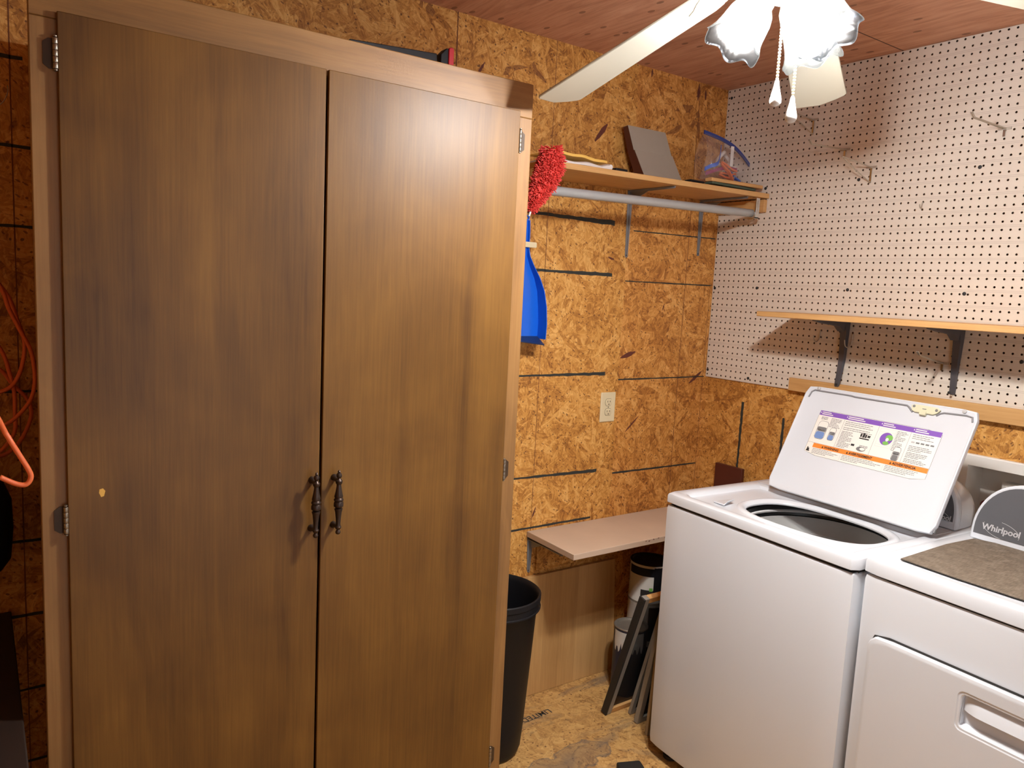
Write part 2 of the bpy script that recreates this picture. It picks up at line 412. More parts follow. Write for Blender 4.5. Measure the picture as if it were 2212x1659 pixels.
# ------------------------------------------------------------------ room shell
XL, YB = -3.3, -3.0
def struct(name, bm, mat, parent=None, **k):
    o = link(name, bm, mat, parent, **k)
    if parent is None: o['kind'] = 'structure'
    return o
b = BM(); box(b, (XL - .1, YB - .1, FL - .1), (.15, .1, FL)); struct('floor', b, M['osb_floor'])
b = BM(); box(b, (XL - .1, YB - .1, CE), (.15, .1, CE + .1)); struct('ceiling', b, M['ceiling'])
b = BM(); box(b, (XL - .1, 0, FL), (.15, .1, CE)); wall_back = struct('wall_back', b, M['osb_wall'])
b = BM(); box(b, (XL - .1, YB, FL), (XL, 0, CE)); struct('wall_left', b, M['osb_right'])
b = BM()
for lo, hi in (((XL, YB - .1, FL), (-2.26, YB, CE)), ((-1.24, YB - .1, FL), (.15, YB, CE)), ((-2.26, YB - .1, 2.03), (-1.24, YB, CE))): box(b, lo, hi)
struct('wall_front', b, M['bounce_wall'])  # unseen wall; the opening is added to hold the fill light
b = BM()
for lo, hi in (((-2.34, YB, FL), (-2.26, YB + .018, 2.11)), ((-1.24, YB, FL), (-1.16, YB + .018, 2.11)), ((-2.26, YB, 2.03), (-1.24, YB + .018, 2.11))): box(b, lo, hi)
struct('fill_opening_trim', b, M['white_plastic'])  # made-up doorway trim, framing the added fill light
BY0, BY1, BZ0, BZ1 = -1.43, -1.118, .845, 1.066       # opening of the recessed washer box
b = BM()
for lo, hi in (((.006, YB, FL), (.15, 0, BZ0)), ((.006, YB, BZ1), (.15, 0, 1.219)), ((.006, YB, BZ0), (.15, BY0, BZ1)), ((.006, BY1, BZ0), (.15, 0, BZ1)), ((.045, YB, 1.219), (.15, 0, CE))):
    box(b, lo, hi)
wall_right = struct('wall_right', b, M['osb_right'])

# marks on the sheathing
def stroke(bm, x0, z0, x1, z1, w0, w1, jag=.25, n=26, yy=-.0006, ax='x'):
    up, dn = [], []
    for i in range(n + 1):
        t = i / n; x = x0 + (x1 - x0) * t; z = z0 + (z1 - z0) * t; w = (w0 + (w1 - w0) * t) / 2
        a = w * (1 + random.uniform(-jag, jag)); c = w * (1 + random.uniform(-jag, jag))
        if abs(x1 - x0) > abs(z1 - z0): up.append((x, z + a)); dn.append((x, z - c))
        else: up.append((x + a, z)); dn.append((x - c, z))
    P = (lambda q: (q[0], yy, q[1])) if ax == 'x' else (lambda q: (.006 + yy, q[0], q[1]))
    vu = [bm.verts.new(P(q)) for q in up]; vd = [bm.verts.new(P(q)) for q in dn]
    for i in range(n): bm.faces.new((vu[i], vu[i + 1], vd[i + 1], vd[i]))
b = BM()
for x0, z0, x1, z1, w0, w1 in ((-1.15, 1.834, -.595, 1.830, .006, .019), (-1.15, 1.631, -.592, 1.632, .006, .015), (-1.15, 1.2455, -.595, 1.2445, .006, .013),
                              (-1.15, .863, -.608, .8535, .005, .013), (-1.15, .6605, -.625, .662, .007, .009),
                              (-.494, 1.810, -.008, 1.816, .004, .005), (-.521, 1.612, -.014, 1.6155, .004, .006), (-.523, 1.2184, -.011, 1.2188, .006, .005), (-.5215, .8335, -.020, .830, .008, .006),
                              (-3.2, 2.047, -2.52, 2.043, .008, .009), (-3.2, 1.841, -2.505, 1.838, .006, .008), (-3.2, 1.651, -2.505, 1.649, .006, .007), (-3.2, 1.245, -2.5, 1.244, .006, .007),
                              (-3.2, .858, -2.5, .858, .006, .007), (-3.2, .66, -2.5, .66, .006, .009), (-3.2, .455, -2.5, .458, .006, .007), (-3.2, .255, -2.5, .257, .006, .007)):
    stroke(b, x0, z0, x1, z1, w0, w1)
link('marker_line', b, M['marker'], wall_back)
b = BM()
for x0, z0, x1, z1, w in ((-.925, FL, -.921, CE, .0022), (-.178, .5, -.172, CE, .0028), (-2.546, FL, -2.546, CE, .003), (-1.329, 1.9, -1.329, CE, .0045), (-.022, 0.4, -.018, 1.6, .002)):
    stroke(b, x0, z0, x1, z1, w, w, .35, 60)
link('snap_line', b, M['chalk'], wall_back)
def flake(bm, x0, z0, x1, z1, w):
    n = 7; d = Vector((x1 - x0, z1 - z0)); p = Vector((-d.y, d.x)).normalized(); up, dn = [], []
    for i in range(n + 1):
        t = i / n; c = Vector((x0, z0)) + d * t; a = w * (.25 + .75 * math.sin(PI * t)) * random.uniform(.75, 1.15)
        up.append(c + p * a / 2); dn.append(c - p * a / 2)
    vu = [bm.verts.new((q.x, -.0004, q.y)) for q in up]; vd = [bm.verts.new((q.x, -.0004, q.y)) for q in dn]
    for i in range(n): bm.faces.new((vu[i], vu[i + 1], vd[i + 1], vd[i]))
b = BM()
for f in ((-.721, 2.120, -.664, 2.190, .020), (-.518, 1.306, -.438, 1.330, .020), (-.103, 1.191, -.030, 1.240, .018), (-.465, 1.001, -.395, 1.062, .008), (-.183, 2.36, -.180, 2.425, .016), (-.138, 2.37, -.140, 2.41, .012),
          (-.452, 2.40, -.450, 2.432, .010), (-.62, 1.70, -.585, 1.69, .008), (-.92, .70, -.905, .74, .008), (-1.25, 2.25, -1.22, 2.30, .01), (-.30, 1.50, -.29, 1.53, .007)):
    flake(b, *f)
link('dark_flake', b, M['flake'], wall_back)
b = BM()
for y, z0, z1 in ((-.205, .80, 1.135), (-.408, .78, 1.10)):
    stroke(b, y, z0, y - .002, z1, .010, .012, .3, 26, -.0006, 'y')
link('marker_line', b, M['marker'], wall_right)

# printed stamp on the floor sheet
b = BM()
cs, sn = math.cos(math.radians(182)), math.sin(math.radians(182))
text_bm(b, 'LIMITED', .038, lambda x, y, z: (-.893 + x * cs - y * sn, -.150 + x * sn + y * cs + .018, FL + .0006 + z * .2), bold=.0006)
lathe(b, [(.026, .0004), (.019, .0005)], (-1.062, -.152, FL), seg=24, cap0=False, cap1=False)
link('printed_stamp', b, M['floor_ink'], bpy.data.objects['floor'])

# pegboard sheet with real holes, 25.4 mm apart
def pegboard():
    p, bm = .0254, BM(); rows, cols, hr, N = 48, 80, .0036, 10
    z0, x0, x1 = 1.2192, 0.0, .006
    ring = [(math.cos(2 * PI * k / N + PI / 4), math.sin(2 * PI * k / N + PI / 4)) for k in range(N)]
    grid = [[bm.verts.new((x0, (.15 * p - i * p) if i else -.001, min(z0 + j * p, CE - .001))) for j in range(rows + 1)] for i in range(cols + 1)]
    for i in range(cols):
        for j in range(rows):
            cy, cz = -(.35 + i) * p, z0 + (.5 + j) * p
            A = [bm.verts.new((x0, cy + hr * c, cz + hr * s)) for c, s in ring]
            B = [bm.verts.new((x1, cy + hr * c, cz + hr * s)) for c, s in ring]
            for k in range(N): bm.faces.new((A[k], A[(k + 1) % N], B[(k + 1) % N], B[k])).material_index = 1
            q = [grid[i][j + 1], grid[i + 1][j + 1], grid[i + 1][j], grid[i][j]]      # at 45, 135, 225, 315 degrees
            idx = [0, N // 4 + 0, N // 2, (3 * N) // 4]
            for s in range(4):
                a, e = idx[s], idx[(s + 1) % 4] if s < 3 else N
                bm.faces.new([q[s]] + [q[(s + 1) % 4]] + [A[k % N] for k in range(e, a - 1, -1)])
    y1 = grid[cols][0].co.y
    box(bm, (x0, YB + .002, z0), (x1, y1, CE - .001))
    vs = [bm.verts.new(c) for c in ((x0, -.001, z0), (x0, y1, z0), (x1, y1, z0), (x1, -.001, z0))]; bm.faces.new(vs)
    o = link('pegboard', bm, [M['peg'], M['core']], None, smooth='keep')
    tag(o, 'large white pegboard sheet covering the upper right wall above the wooden rail', 'pegboard')
pegboard()
for y, z in ((-.013, 1.606), (-.231, 1.612), (-.631, 1.616), (-1.039, 1.615), (-1.040, 2.016), (-.631, 2.012), (-.010, 1.250), (-.227, 1.238), (-1.230, 1.413), (-.021, 2.399), (-.231, 2.012)):
    b = BM(); lathe(b, [(.0062, .0003), (.0058, .0016), (.004, .0026), (.001, .003)], (0, y, z), (-1, 0, 0), 12); link('screw', b, M['print_black'], bpy.data.objects['pegboard'], smooth=40)

# ------------------------------------------------------------------ cabinet
CY = -.60
cab = thing('storage_cabinet', 'tall brown stained two-door wooden cabinet against the back wall', 'cabinet', (-1.995, -.3, FL))
XA, XB, ZT = -2.541, -1.448, 2.076
b = BM()
for lo, hi in (((XA + .032, CY + .02, FL), (XA + .050, -.004, ZT - .02)), ((XB - .050, CY + .02, FL), (XB - .032, -.004, ZT - .02)), ((XA + .032, CY + .02, ZT - .02), (XB - .032, -.004, ZT)),
              ((XA + .050, -.012, FL), (XB - .050, -.004, ZT - .02)), ((XA + .050, CY + .02, FL + .07), (XB - .050, -.012, FL + .088))):
    box(b, lo, hi)
link('carcass', b, M['cab_side'], cab, local=False)
b = BM(); box(b, (XA, CY, FL), (XA + .06, CY + .019, ZT - .085)); link('stile', b, M['cab_frame'], cab, local=False, bevel=.002)
b = BM(); box(b, (XB - .06, CY, FL), (XB, CY + .019, ZT - .085)); link('stile', b, M['cab_frame'], cab, local=False, bevel=.002)
b = BM(); box(b, (XA, CY, ZT - .085), (XB, CY + .019, ZT)); link('header_rail', b, M['cab_head'], cab, local=False, bevel=.002)
b = BM(); box(b, (XA + .06, CY, FL), (XB - .06, CY + .019, FL + .09)); link('bottom_rail', b, M['cab_head'], cab, local=False)
DY0, DY1, DT = CY - .0110, CY - .0005, 2.0025
def cab_door(x0, x1, hx, side, hz):
    b = BM(); box(b, (x0, DY0, FL + .045), (x1, DY1, DT))
    d = link('door', b, M['cab_door'], cab, local=False, bevel=.0015)
    # turned bronze pull on two posts
    zc = hz; yc = DY0 - .030; prof = [(.001, -.072), (.0045, -.070), (.0062, -.066), (.0045, -.0615), (.0032, -.060), (.0062, -.0575), (.0075, -.0535), (.0052, -.050), (.0052, -.046), (.0058, -.035), (.0076, -.018),
            (.0094, -.0125), (.0094, -.0105), (.0066, -.0095), (.0078, -.0075), (.0105, -.0055), (.0112, -.002), (.0108, .003), (.0088, .0065), (.0098, .0075), (.0112, .0095), (.0108, .0115), (.0086, .0145),
            (.0100, .018), (.0072, .030), (.0054, .042), (.0054, .046), (.0076, .049), (.0080, .0545), (.0052, .0575), (.0034, .060), (.0058, .063), (.0066, .067), (.0052, .071), (.0022, .073), (.0038, .075), (.0014, .079)]
    b = BM(); lathe(b, prof, (hx, yc, zc), seg=18)
    for dz in (-.054, .0525):
        tube(b, [(hx, yc, zc + dz), (hx, DY0 - .012, zc + dz * 1.02), (hx, DY0 - .003, zc + dz * 1.05), (hx, DY0 + .0008, zc + dz * 1.05)], [.0055, .005, .0075, .0085], 12)
    link('handle', b, M['bronze'], d, local=False, smooth=35)
    for z in (1.930, 1.078, .255):
        b = BM(); ex = x0 - .0035 if side < 0 else x1 + .0035
        for k in range(5):
            zz = z - .026 + k * .0106
            lathe(b, [(.0043, 0), (.0046, .0008), (.0046, .0094), (.0043, .0100)], (ex, DY0 + .002, zz), seg=12)
        lathe(b, [(.001, 0), (.0035, .001), (.0035, .003), (.001, .0045)], (ex, DY0 + .002, z + .0271), seg=10)
        lathe(b, [(.001, -.0045), (.0035, -.003), (.0035, -.001), (.001, 0)], (ex, DY0 + .002, z - .0263), seg=10)
        pts = [(ex, z + .026), (ex + side * .010, z + .026), (ex + side * .019, z + .019), (ex + side * .019, z - .019), (ex + side * .010, z - .026), (ex, z - .026)]
        prism(b, [(px, CY - .0022, pz) for px, pz in pts], (0, .0015, 0), mi=1)
        link('hinge', b, [M['iron'], M['hinge_leaf']], d, local=False, smooth=40)
    return d
cab_door(-2.4980, -2.0025, -2.0200, -1, 1.0520)
cab_door(-1.9970, -1.4930, -1.9670, 1, 1.0525)
# bare wood chip and screw on the left side of the cabinet
b = BM(); prism(b, [(-2.4445, DY0 - .0003, 1.133), (-2.4385, DY0 - .0003, 1.1345), (-2.4345, DY0 - .0003, 1.129), (-2.437, DY0 - .0003, 1.119), (-2.442, DY0 - .0003, 1.1175), (-2.4455, DY0 - .0003, 1.126)], (0, .0006, 0))
link('paint_chip', b, M['yellow_env'], bpy.data.objects['door'], local=False)

# black implement lying on the cabinet top
t = thing('squeegee_blade', 'long black blade with red end lying on top of the cabinet', 'tool', (-1.74, -.42, ZT))
b = BM(); prism(b, [(-1.872, -.42, ZT + .003), (-1.872, -.42, 2.1365), (-1.632, -.42, 2.1525), (-1.625, -.42, ZT + .003)], (0, .012, 0)); link('blade', b, M['black'], t, local=False, bevel=.002)
b = BM(); prism(b, [(-1.6235, -.425, ZT + .003), (-1.6235, -.425, 2.152), (-1.606, -.425, 2.170), (-1.601, -.425, 2.170), (-1.601, -.425, ZT + .003)], (0, .03, 0)); link('end_block', b, M['black'], t, local=False, bevel=.002)
b = BM(); prism(b, [(-1.600, -.426, ZT + .003), (-1.600, -.426, 2.170), (-1.596, -.426, 2.174), (-1.587, -.426, 2.1745), (-1.5845, -.426, 2.168), (-1.5845, -.426, ZT + .003)], (0, .034, 0)); link('end_cap', b, M['red_plastic'], t, local=False, bevel=.002)

# ------------------------------------------------------------------ back wall: upper shelf, rod, brackets
def tilt(x): return .0165 * (x + .5)          # the old shelf hangs slightly lower on the left
sh = BM(); x0, x1 = -1.13, -.002
for vs in [box(sh, (x0, -.254, 1.9585), (x1, -.004, 1.9775))]:
    for v in vs: v.co.z += tilt(v.co.x) + .0035
o = link('wall_shelf', sh, M['pine_x'], None, bevel=.0015)
tag(o, 'bare pine shelf board high in the corner carrying envelopes and a zip bag', 'shelf')
b = BM(); box(b, (-.021, -.246, 1.916), (-.0015, -.006, 1.966)); o = link('shelf_cleat', b, M['pine_y'], None, bevel=.002)
tag(o, 'short wooden cleat on the pegboard under the right end of the high shelf', 'cleat')
def shelf_bracket(x, xn, zt, zb, reach, label, mats, hook=False, toy=True):
    """pressed steel shelf bracket: wall leg, arm, gusset"""
    t = thing('shelf_bracket', label, 'bracket', (x, 0, zb) if toy else (0, x, zb))
    def P(a, d, z): return (x + a, -d, z) if toy else (-d, x + a, z)
    w0, w1 = .0135, .007
    b = BM(); lp = []
    for z, w in ((zb, .004), (zb + .006, w1), (zt, w0)):
        lp.append([P(-w, .0007, z), P(-w, .0030, z), P(-w * .35, .0036, z), P(-w * .2, .0085, z), P(w * .2, .0085, z), P(w * .35, .0036, z), P(w, .0030, z), P(w, .0007, z)])
    bridge(b, lp, True, True); link('wall_leg', b, mats, t, local=False, smooth=30)
    b = BM(); lp = []
    for d, w in ((.0007, w0), (reach - .01, w1), (reach, .004)):
        zz = zt + (tilt(x) if toy else 0)
        lp.append([P(-w, d, zz - .0004), P(-w, d, zz - .0030), P(-w * .35, d, zz - .0036), P(-w * .2, d, zz - .0085), P(w * .2, d, zz - .0085), P(w * .35, d, zz - .0036), P(w, d, zz - .0030), P(w, d, zz - .0004)])
    bridge(b, lp, True, True); link('arm', b, mats, t, local=False, smooth=30)
    b = BM(); g = .045 if not hook else .03
    prism(b, [P(-.0011, .004, zt - .004), P(-.0011, reach * (.55 if hook else .45), zt - .006), P(-.0011, .010, zt - g), P(-.0011, .004, zt - g * 1.4)], Vector(P(.0022, 0, 0)) - Vector(P(0, 0, 0)))
    link('gusset', b, mats, t, local=False)
    for z in (zb + .008, zt - .02):
        b = BM(); lathe(b, [(.0001, .0), (.004, .0003), (.0035, .0022), (.0005, .003)], P(0, .0034, z), (0, -1, 0) if toy else (-1, 0, 0), 10)
        link('screw', b, M['seam'], t, local=False, smooth=40)
    return t
zb_ = 1.962
shelf_bracket(-.525, 0, zb_ - .0005, 1.704, .235, 'grey steel bracket under the middle of the high pine shelf', M['bracket'])
bk = shelf_bracket(-.112, 0, zb_ - .0005, 1.737, .235, 'grey steel bracket under the high pine shelf next to the pegboard corner', M['bracket'])
b = BM(); pr_ = [(-.068, -.255, 1.968), (-.060, -.255, 1.968), (-.060, -.226, 1.968), (-.068, -.226, 1.968)]
rod = thing('closet_rod', 'grey painted hanging rod mounted under the high pine shelf', 'rod', (-.6, -.235, 1.89))
b = BM(); tube(b, [(-1.135, -.237, 1.8785), (-.085, -.237, 1.9050)], .0155, 20); link('pipe', b, M['rod'], rod, local=False, smooth=40)
b = BM()
tube(b, catmull([(-.083, -.237, 1.9645), (-.083, -.262, 1.957), (-.083, -.264, 1.925), (-.083, -.2605, 1.893), (-.083, -.245, 1.8825), (-.083, -.22, 1.884)], 6), .0028, 8)
box(b, (-.094, -.265, 1.884), (-.073, -.261, 1.962)); box(b, (-.094, -.265, 1.8835), (-.073, -.212, 1.8875))
link('rod_hook', b, M['chrome'], rod, local=False, smooth=40)

# things on the high shelf
def zs(x): return 1.9775 + .0035 + tilt(x)
# envelope and plastic wrapped papers
e = BM(); lp = []
for k in range(13):
    x = -1.09 + k * .0190; zz = zs(x) + .0290 - .010 * (k / 12) ** 2 + .002 * math.sin(k * 1.2)
    lp.append([(x, -.235 + .002 * math.sin(k), zz), (x, -.09, zz + .004), (x, -.09, zz + .008), (x, -.235, zz + .0085)])
bridge(e, lp, True, True); o = link('manila_envelope', e, M['yellow_env'], None, smooth=40)
tag(o, 'yellow manila envelope on top of the wrapped papers at the left of the high shelf', 'envelope')
e = BM(); lp = []
for k in range(15):
    x = -1.10 + k * .0178; zz = zs(x) + .0012; th_ = .0115 + .003 * math.sin(k * .9) + (.006 if k > 12 else 0)
    fy = -.246 + .004 * math.sin(k * .7)
    lp.append([(x, fy, zz), (x, -.08, zz), (x, -.08, zz + th_), (x, fy + .012, zz + th_ + .001), (x, fy + .002, zz + th_ * .7)])
bridge(e, lp, True, True)
tube(e, [(-.851, -.244, zs(-.85) + .009), (-.847, -.12, zs(-.85) + .009)], .0085, 10)
o = link('wrapped_papers', e, M['paper'], None, smooth=35)
tag(o, 'crumpled white plastic wrapped papers under the yellow envelope on the high shelf', 'papers')
e = BM(); box(e, (-.828, -.246, zs(-.8) + .0006), (-.775, -.10, zs(-.8) + .0095)); o = link('flat_file', e, M['black'], None, bevel=.0015)
tag(o, 'flat black strip on the high shelf at the right end of the papers', 'strip')
# folded sheet metal cover leaning on the wall
g = thing('metal_cover', 'bent taupe sheet metal cover leaning on the wall above the high shelf', 'cover', (-.55, -.1, zs(-.5)))
sec = [(-.006, 2.1985), (-.060, 2.1000), (-.124, zs(-.5) + .002)]
xl = [-.600, -.588, -.565]
b = BM(); W_ = .200
sx_ = [-.612, -.590, -.560]
front = [(sx_[0], -.056, 2.186), (sx_[1], -.073, 2.0975), (sx_[2], -.119, 1.9865)]
lp = [[(x, y, z), (x + W_ + (.004 if i else 0), y, z + .003)] for i, (x, y, z) in enumerate(front)]
V = [[Vector(p) for p in l] for l in lp]
off = Vector((0, .0016, .001))
for i in range(2):
    q = [V[i][0], V[i][1], V[i + 1][1], V[i + 1][0]]
    if i == 1: q = [p + Vector((0, -.005, 0)) if k < 2 else p for k, p in enumerate(q)]
    prism(b, q, off)
prism(b, [V[1][0], V[1][1], V[1][1] + Vector((0, -.005, 0)), V[1][0] + Vector((0, -.005, 0))], (0, 0, .0014))
link('face_sheet', b, M['grey_metal'], g, local=False)
b = BM(); prism(b, [V[0][0], V[1][0], V[1][0] + Vector((.004, .036, -.004)), V[0][0] + Vector((.004, .030, -.002))], (.0012, 0, 0))
prism(b, [V[1][0], V[2][0], V[2][0] + Vector((.006, .058, .001)), V[1][0] + Vector((.004, .036, -.004))], (.0012, 0, 0))
link('side_flange', b, M['maroon'], g, local=False)
b = BM(); prism(b, [V[0][0], V[0][1], V[0][1] + Vector((.003, .030, 0)), V[0][0] + Vector((.004, .030, -.002))], (0, 0, .0012)); link('top_flange', b, M['grey_metal'], g, local=False)
# slats and flat dark thing under the bag
b = BM(); vs = box(b, (-.345, -.249, 2.004), (-.040, -.214, 2.0175))
for v in vs: v.co.z += .014 * (v.co.x + .04)
o = link('wood_stick', b, M['pine_x'], None, bevel=.003); tag(o, 'pale wooden stick at the front edge of the high shelf under the zip bag', 'stick')
b = BM(); box(b, (-.335, -.243, 1.9915), (-.075, -.205, 2.0005)); o = link('olive_slat', b, M['olive'], None, bevel=.002); tag(o, 'dark olive flat slat under the pale wooden stick on the high shelf', 'slat')
b = BM(); box(b, (-.440, -.232, 1.988), (-.365, -.198, 1.996)); o = link('pocket_knife', b, M['black'], None, bevel=.003); tag(o, 'small black and tan folded tool on the high shelf left of the wooden stick', 'tool')

# zip bag: two film skins, blue closure, gathered at the bottom
bagx = [(-.295, 2.196), (-.235, 2.190), (-.175, 2.181), (-.115, 2.166), (-.060, 2.140), (-.010, 2.108)]
top = catmull([(x, -.148, z) for x, z in bagx], 5)
bg = thing('zip_bag', 'clear zip bag with dark blue closure full of clamps on the high corner shelf', 'bag', (-.17, -.14, 2.0))
b = BM(); n = len(top) - 1; rows = []
for s in (1, -1):
    lp = []
    for j in range(9):
        t_ = j / 8; row = []
        for i, p in enumerate(top):
            u_ = i / n; bx = -.318 + .285 * u_; bz = 2.0225
            x = p.x + (bx - p.x) * t_; z = p.z + (bz - p.z) * t_
            puff = .072 * math.sin(PI * min(t_ * .80 + .02, 1)) * math.sin(PI * min(max(u_, .05), .95)) ** .5 + .004 * math.sin(9 * u_ + 5 * t_)
            row.append((x, -.148 + s * puff * (1 if s < 0 else .9), z + .004 * math.sin(13 * u_ + 2 * s) * t_))
        lp.append(row)
    bridge(b, lp, closed=False)
link('film', b, M['bag'], bg, local=False, smooth='all')
b = BM(); lp = []
for p in top:
    lp.append([(p.x, p.y - .0024, p.z - .004), (p.x, p.y + .0024, p.z - .004), (p.x, p.y + .0024, p.z + .010), (p.x, p.y - .0024, p.z + .010)])
bridge(b, lp, True, True); link('zip_closure', b, M['blue_band'], bg, local=False, smooth=40)
# contents
def strap(name, pts, w, mat, label, cat, group=None):
    b = BM(); P = catmull(pts, 6); lp = []
    for p in P: lp.append([p + Vector((0, -.0015, -w / 2)), p + Vector((0, .0015, -w / 2)), p + Vector((0, .0015, w / 2)), p + Vector((0, -.0015, w / 2))])
    bridge(b, lp, True, True); o = link(name, b, mat, None, smooth=40); tag(o, label, cat, group); return o
strap('nylon_strap', [(-.285, -.156, 2.060), (-.262, -.163, 2.073), (-.225, -.168, 2.089), (-.208, -.162, 2.130), (-.203, -.158, 2.155)], .015, M['blue'], 'folded blue strap at the left inside the zip bag', 'strap')
strap('nylon_strap', [(-.285, -.162, 2.042), (-.262, -.172, 2.052), (-.222, -.179, 2.066), (-.17, -.176, 2.074), (-.115, -.172, 2.077)], .013, M['magenta'], 'magenta strap across the middle inside the zip bag', 'strap')
def spring_clamp(c, ang, mat, label):
    t = thing('spring_clamp', label, 'clamp', c, 0)
    R = Matrix.Rotation(ang, 4, 'Y')
    for s in (1, -1):
        b = BM(); pts = [(-.048, 0, s * .003), (-.020, 0, s * .007), (.004, 0, s * .006), (.024, 0, s * .012), (.046, 0, s * .020)]
        P = [R @ Vector(p) for p in pts]
        lp = [[p + R @ Vector((0, -w, -.0035)), p + R @ Vector((0, w, -.0035)), p + R @ Vector((0, w, .0035)), p + R @ Vector((0, -w, .0035))] for p, w in zip(P, (.004, .007, .008, .007, .005))]
        bridge(b, lp, True, True); link('jaw', b, mat, t, bevel=.0012)
    b = BM(); lathe(b, [(.0045, -.009), (.0045, .009)], (0, 0, 0), (0, 1, 0), 12); link('pivot_spring', b, M['chrome'], t, smooth=40)
spring_clamp((-.180, -.184, 2.068), .45, M['orange_plastic'], 'upper orange spring clamp inside the zip bag')
spring_clamp((-.160, -.165, 2.046), .10, M['orange_plastic'], 'lower orange spring clamp lying at the bottom of the zip bag')
spring_clamp((-.112, -.150, 2.048), .60, M['blue'], 'blue spring clamp at the right inside the zip bag')
b = BM(); P = [(-.160 + .030 * math.cos(a), -.140 + .012 * math.sin(a * 2), 2.115 + .026 * math.sin(a)) for a in (2 * PI * k / 24 for k in range(25))]; tube(b, P, .0075, 8)
o = link('cord_loop', b, M['paper'], None, smooth=60); tag(o, 'loop of white cord inside the zip bag', 'cord')
b = BM(); vs = box(b, (-.168, -.182, 2.082), (-.152, -.178, 2.160)); o = link('plastic_tie', b, M['white_plastic'], None, bevel=.001); tag(o, 'white upright plastic strip inside the zip bag', 'strip')

# red duster hanging at the left shelf end
d = thing('chenille_duster', 'shaggy red chenille duster hanging at the left end of the high shelf', 'duster', (-1.19, -.31, 1.80))
axis = [Vector((-1.160, -.31, 1.986)), Vector((-1.160, -.312, 1.955)), Vector((-1.172, -.315, 1.915)), Vector((-1.195, -.318, 1.875)), Vector((-1.218, -.322, 1.835)), Vector((-1.238, -.325, 1.795))]
rad = [.037, .045, .046, .039, .028, .012]
b = BM(); tube(b, [p.copy() for p in axis], [max(r - .010, .004) for r in rad], 14)
AX = catmull(axis, 8); nA = len(AX) - 1
def rad_at(t):
    f = t * (len(rad) - 1); i = min(int(f), len(rad) - 2); return rad[i] + (rad[i + 1] - rad[i]) * (f - i)
for k in range(2100):
    t_ = random.random() ** .9; p = AX[int(t_ * nA)]; a = random.uniform(0, 2 * PI); r = rad_at(t_)
    tan = (AX[min(int(t_ * nA) + 1, nA)] - AX[max(int(t_ * nA) - 1, 0)]).normalized(); u = tan.orthogonal().normalized(); v = tan.cross(u)
    dr = u * math.cos(a) + v * math.sin(a)
    if t_ < .1: dr = (dr + Vector((0, 0, random.uniform(0, .55)))).normalized()
    s0 = p + dr * (r - .014); bend = Vector((random.uniform(-1, 1), random.uniform(-1, 1), random.uniform(-1.4, .5))) * .006
    e0 = p + dr * (r - .002 + random.uniform(-.002, .003)) + bend
    tube(b, [s0, (s0 + e0) / 2 + dr * .002, e0], [.0018, .0021, .0012], 4)
link('chenille_head', b, M['red'], d, local=False, smooth=60)
b = BM(); tube(b, [(-1.237, -.325, 1.798), (-1.243, -.326, 1.780)], [.0035, .003], 8); link('hanging_loop', b, M['paper'], d, local=False, smooth=40)

# blue dustpan on a hook
dp = thing('dustpan', 'bright blue plastic dustpan hanging on the back wall beside the cabinet', 'dustpan', (-1.045, -.05, 1.37))
prof = [(1.800, .010), (1.76, .0125), (1.70, .0125), (1.675, .013), (1.64, .028), (1.60, .050), (1.555, .066), (1.50, .073), (1.44, .078), (1.385, .076)]
cxd = -1.040
b = BM(); lp = []
for i, (z, w) in enumerate(prof):
    dep = .012 if i < 3 else .012 + .040 * min((i - 2) / 5, 1)
    rim = .0028
    y0 = -.030
    pts = [(-w, -dep), (-w + rim, -dep), (-w + rim * 1.3, -.004), (w - rim * 1.3, -.004), (w - rim, -dep), (w, -dep), (w, 0), (-w, 0)]
    lp.append([(cxd + p, y0 + q, z) for p, q in pts])
bridge(b, lp, True, True); link('pan', b, M['blue'], dp, local=False, smooth=30)
b = BM(); lp = [[(cxd - .075, -.0345, 1.394), (cxd + .073, -.0345, 1.394), (cxd + .073, -.080, 1.367), (cxd - .075, -.080, 1.384)]]
prism(b, lp[0], (0, .002, -.004)); link('rubber_lip', b, M['blue_dark'], dp, local=False, bevel=.0008)
b = BM(); lathe(b, [(.0095, -.003), (.0045, -.003), (.0045, .003), (.0095, .003), (.0095, -.003)], (cxd, -.036, 1.808), (0, 1, 0), 18, False, False); link('hanging_eye', b, M['blue'], dp, local=False, smooth=40)
hk = thing('wall_hook', 'ivory plastic clip hook holding the blue dustpan handle', 'hook', (-1.02, 0, 1.72))
b = BM(); prism(b, [(-1.050, -.047, 1.706), (-1.050, -.047, 1.725), (-1.003, -.047, 1.725), (-.9995, -.047, 1.7225), (-.9995, -.047, 1.7085), (-1.003, -.047, 1.706)], (0, .003, 0)); link('clip', b, M['ivory'], hk, local=False, bevel=.001)
b = BM(); box(b, (-1.014, -.0438, 1.708), (-1.004, -.0005, 1.723)); link('base_plate', b, M['ivory'], hk, local=False)

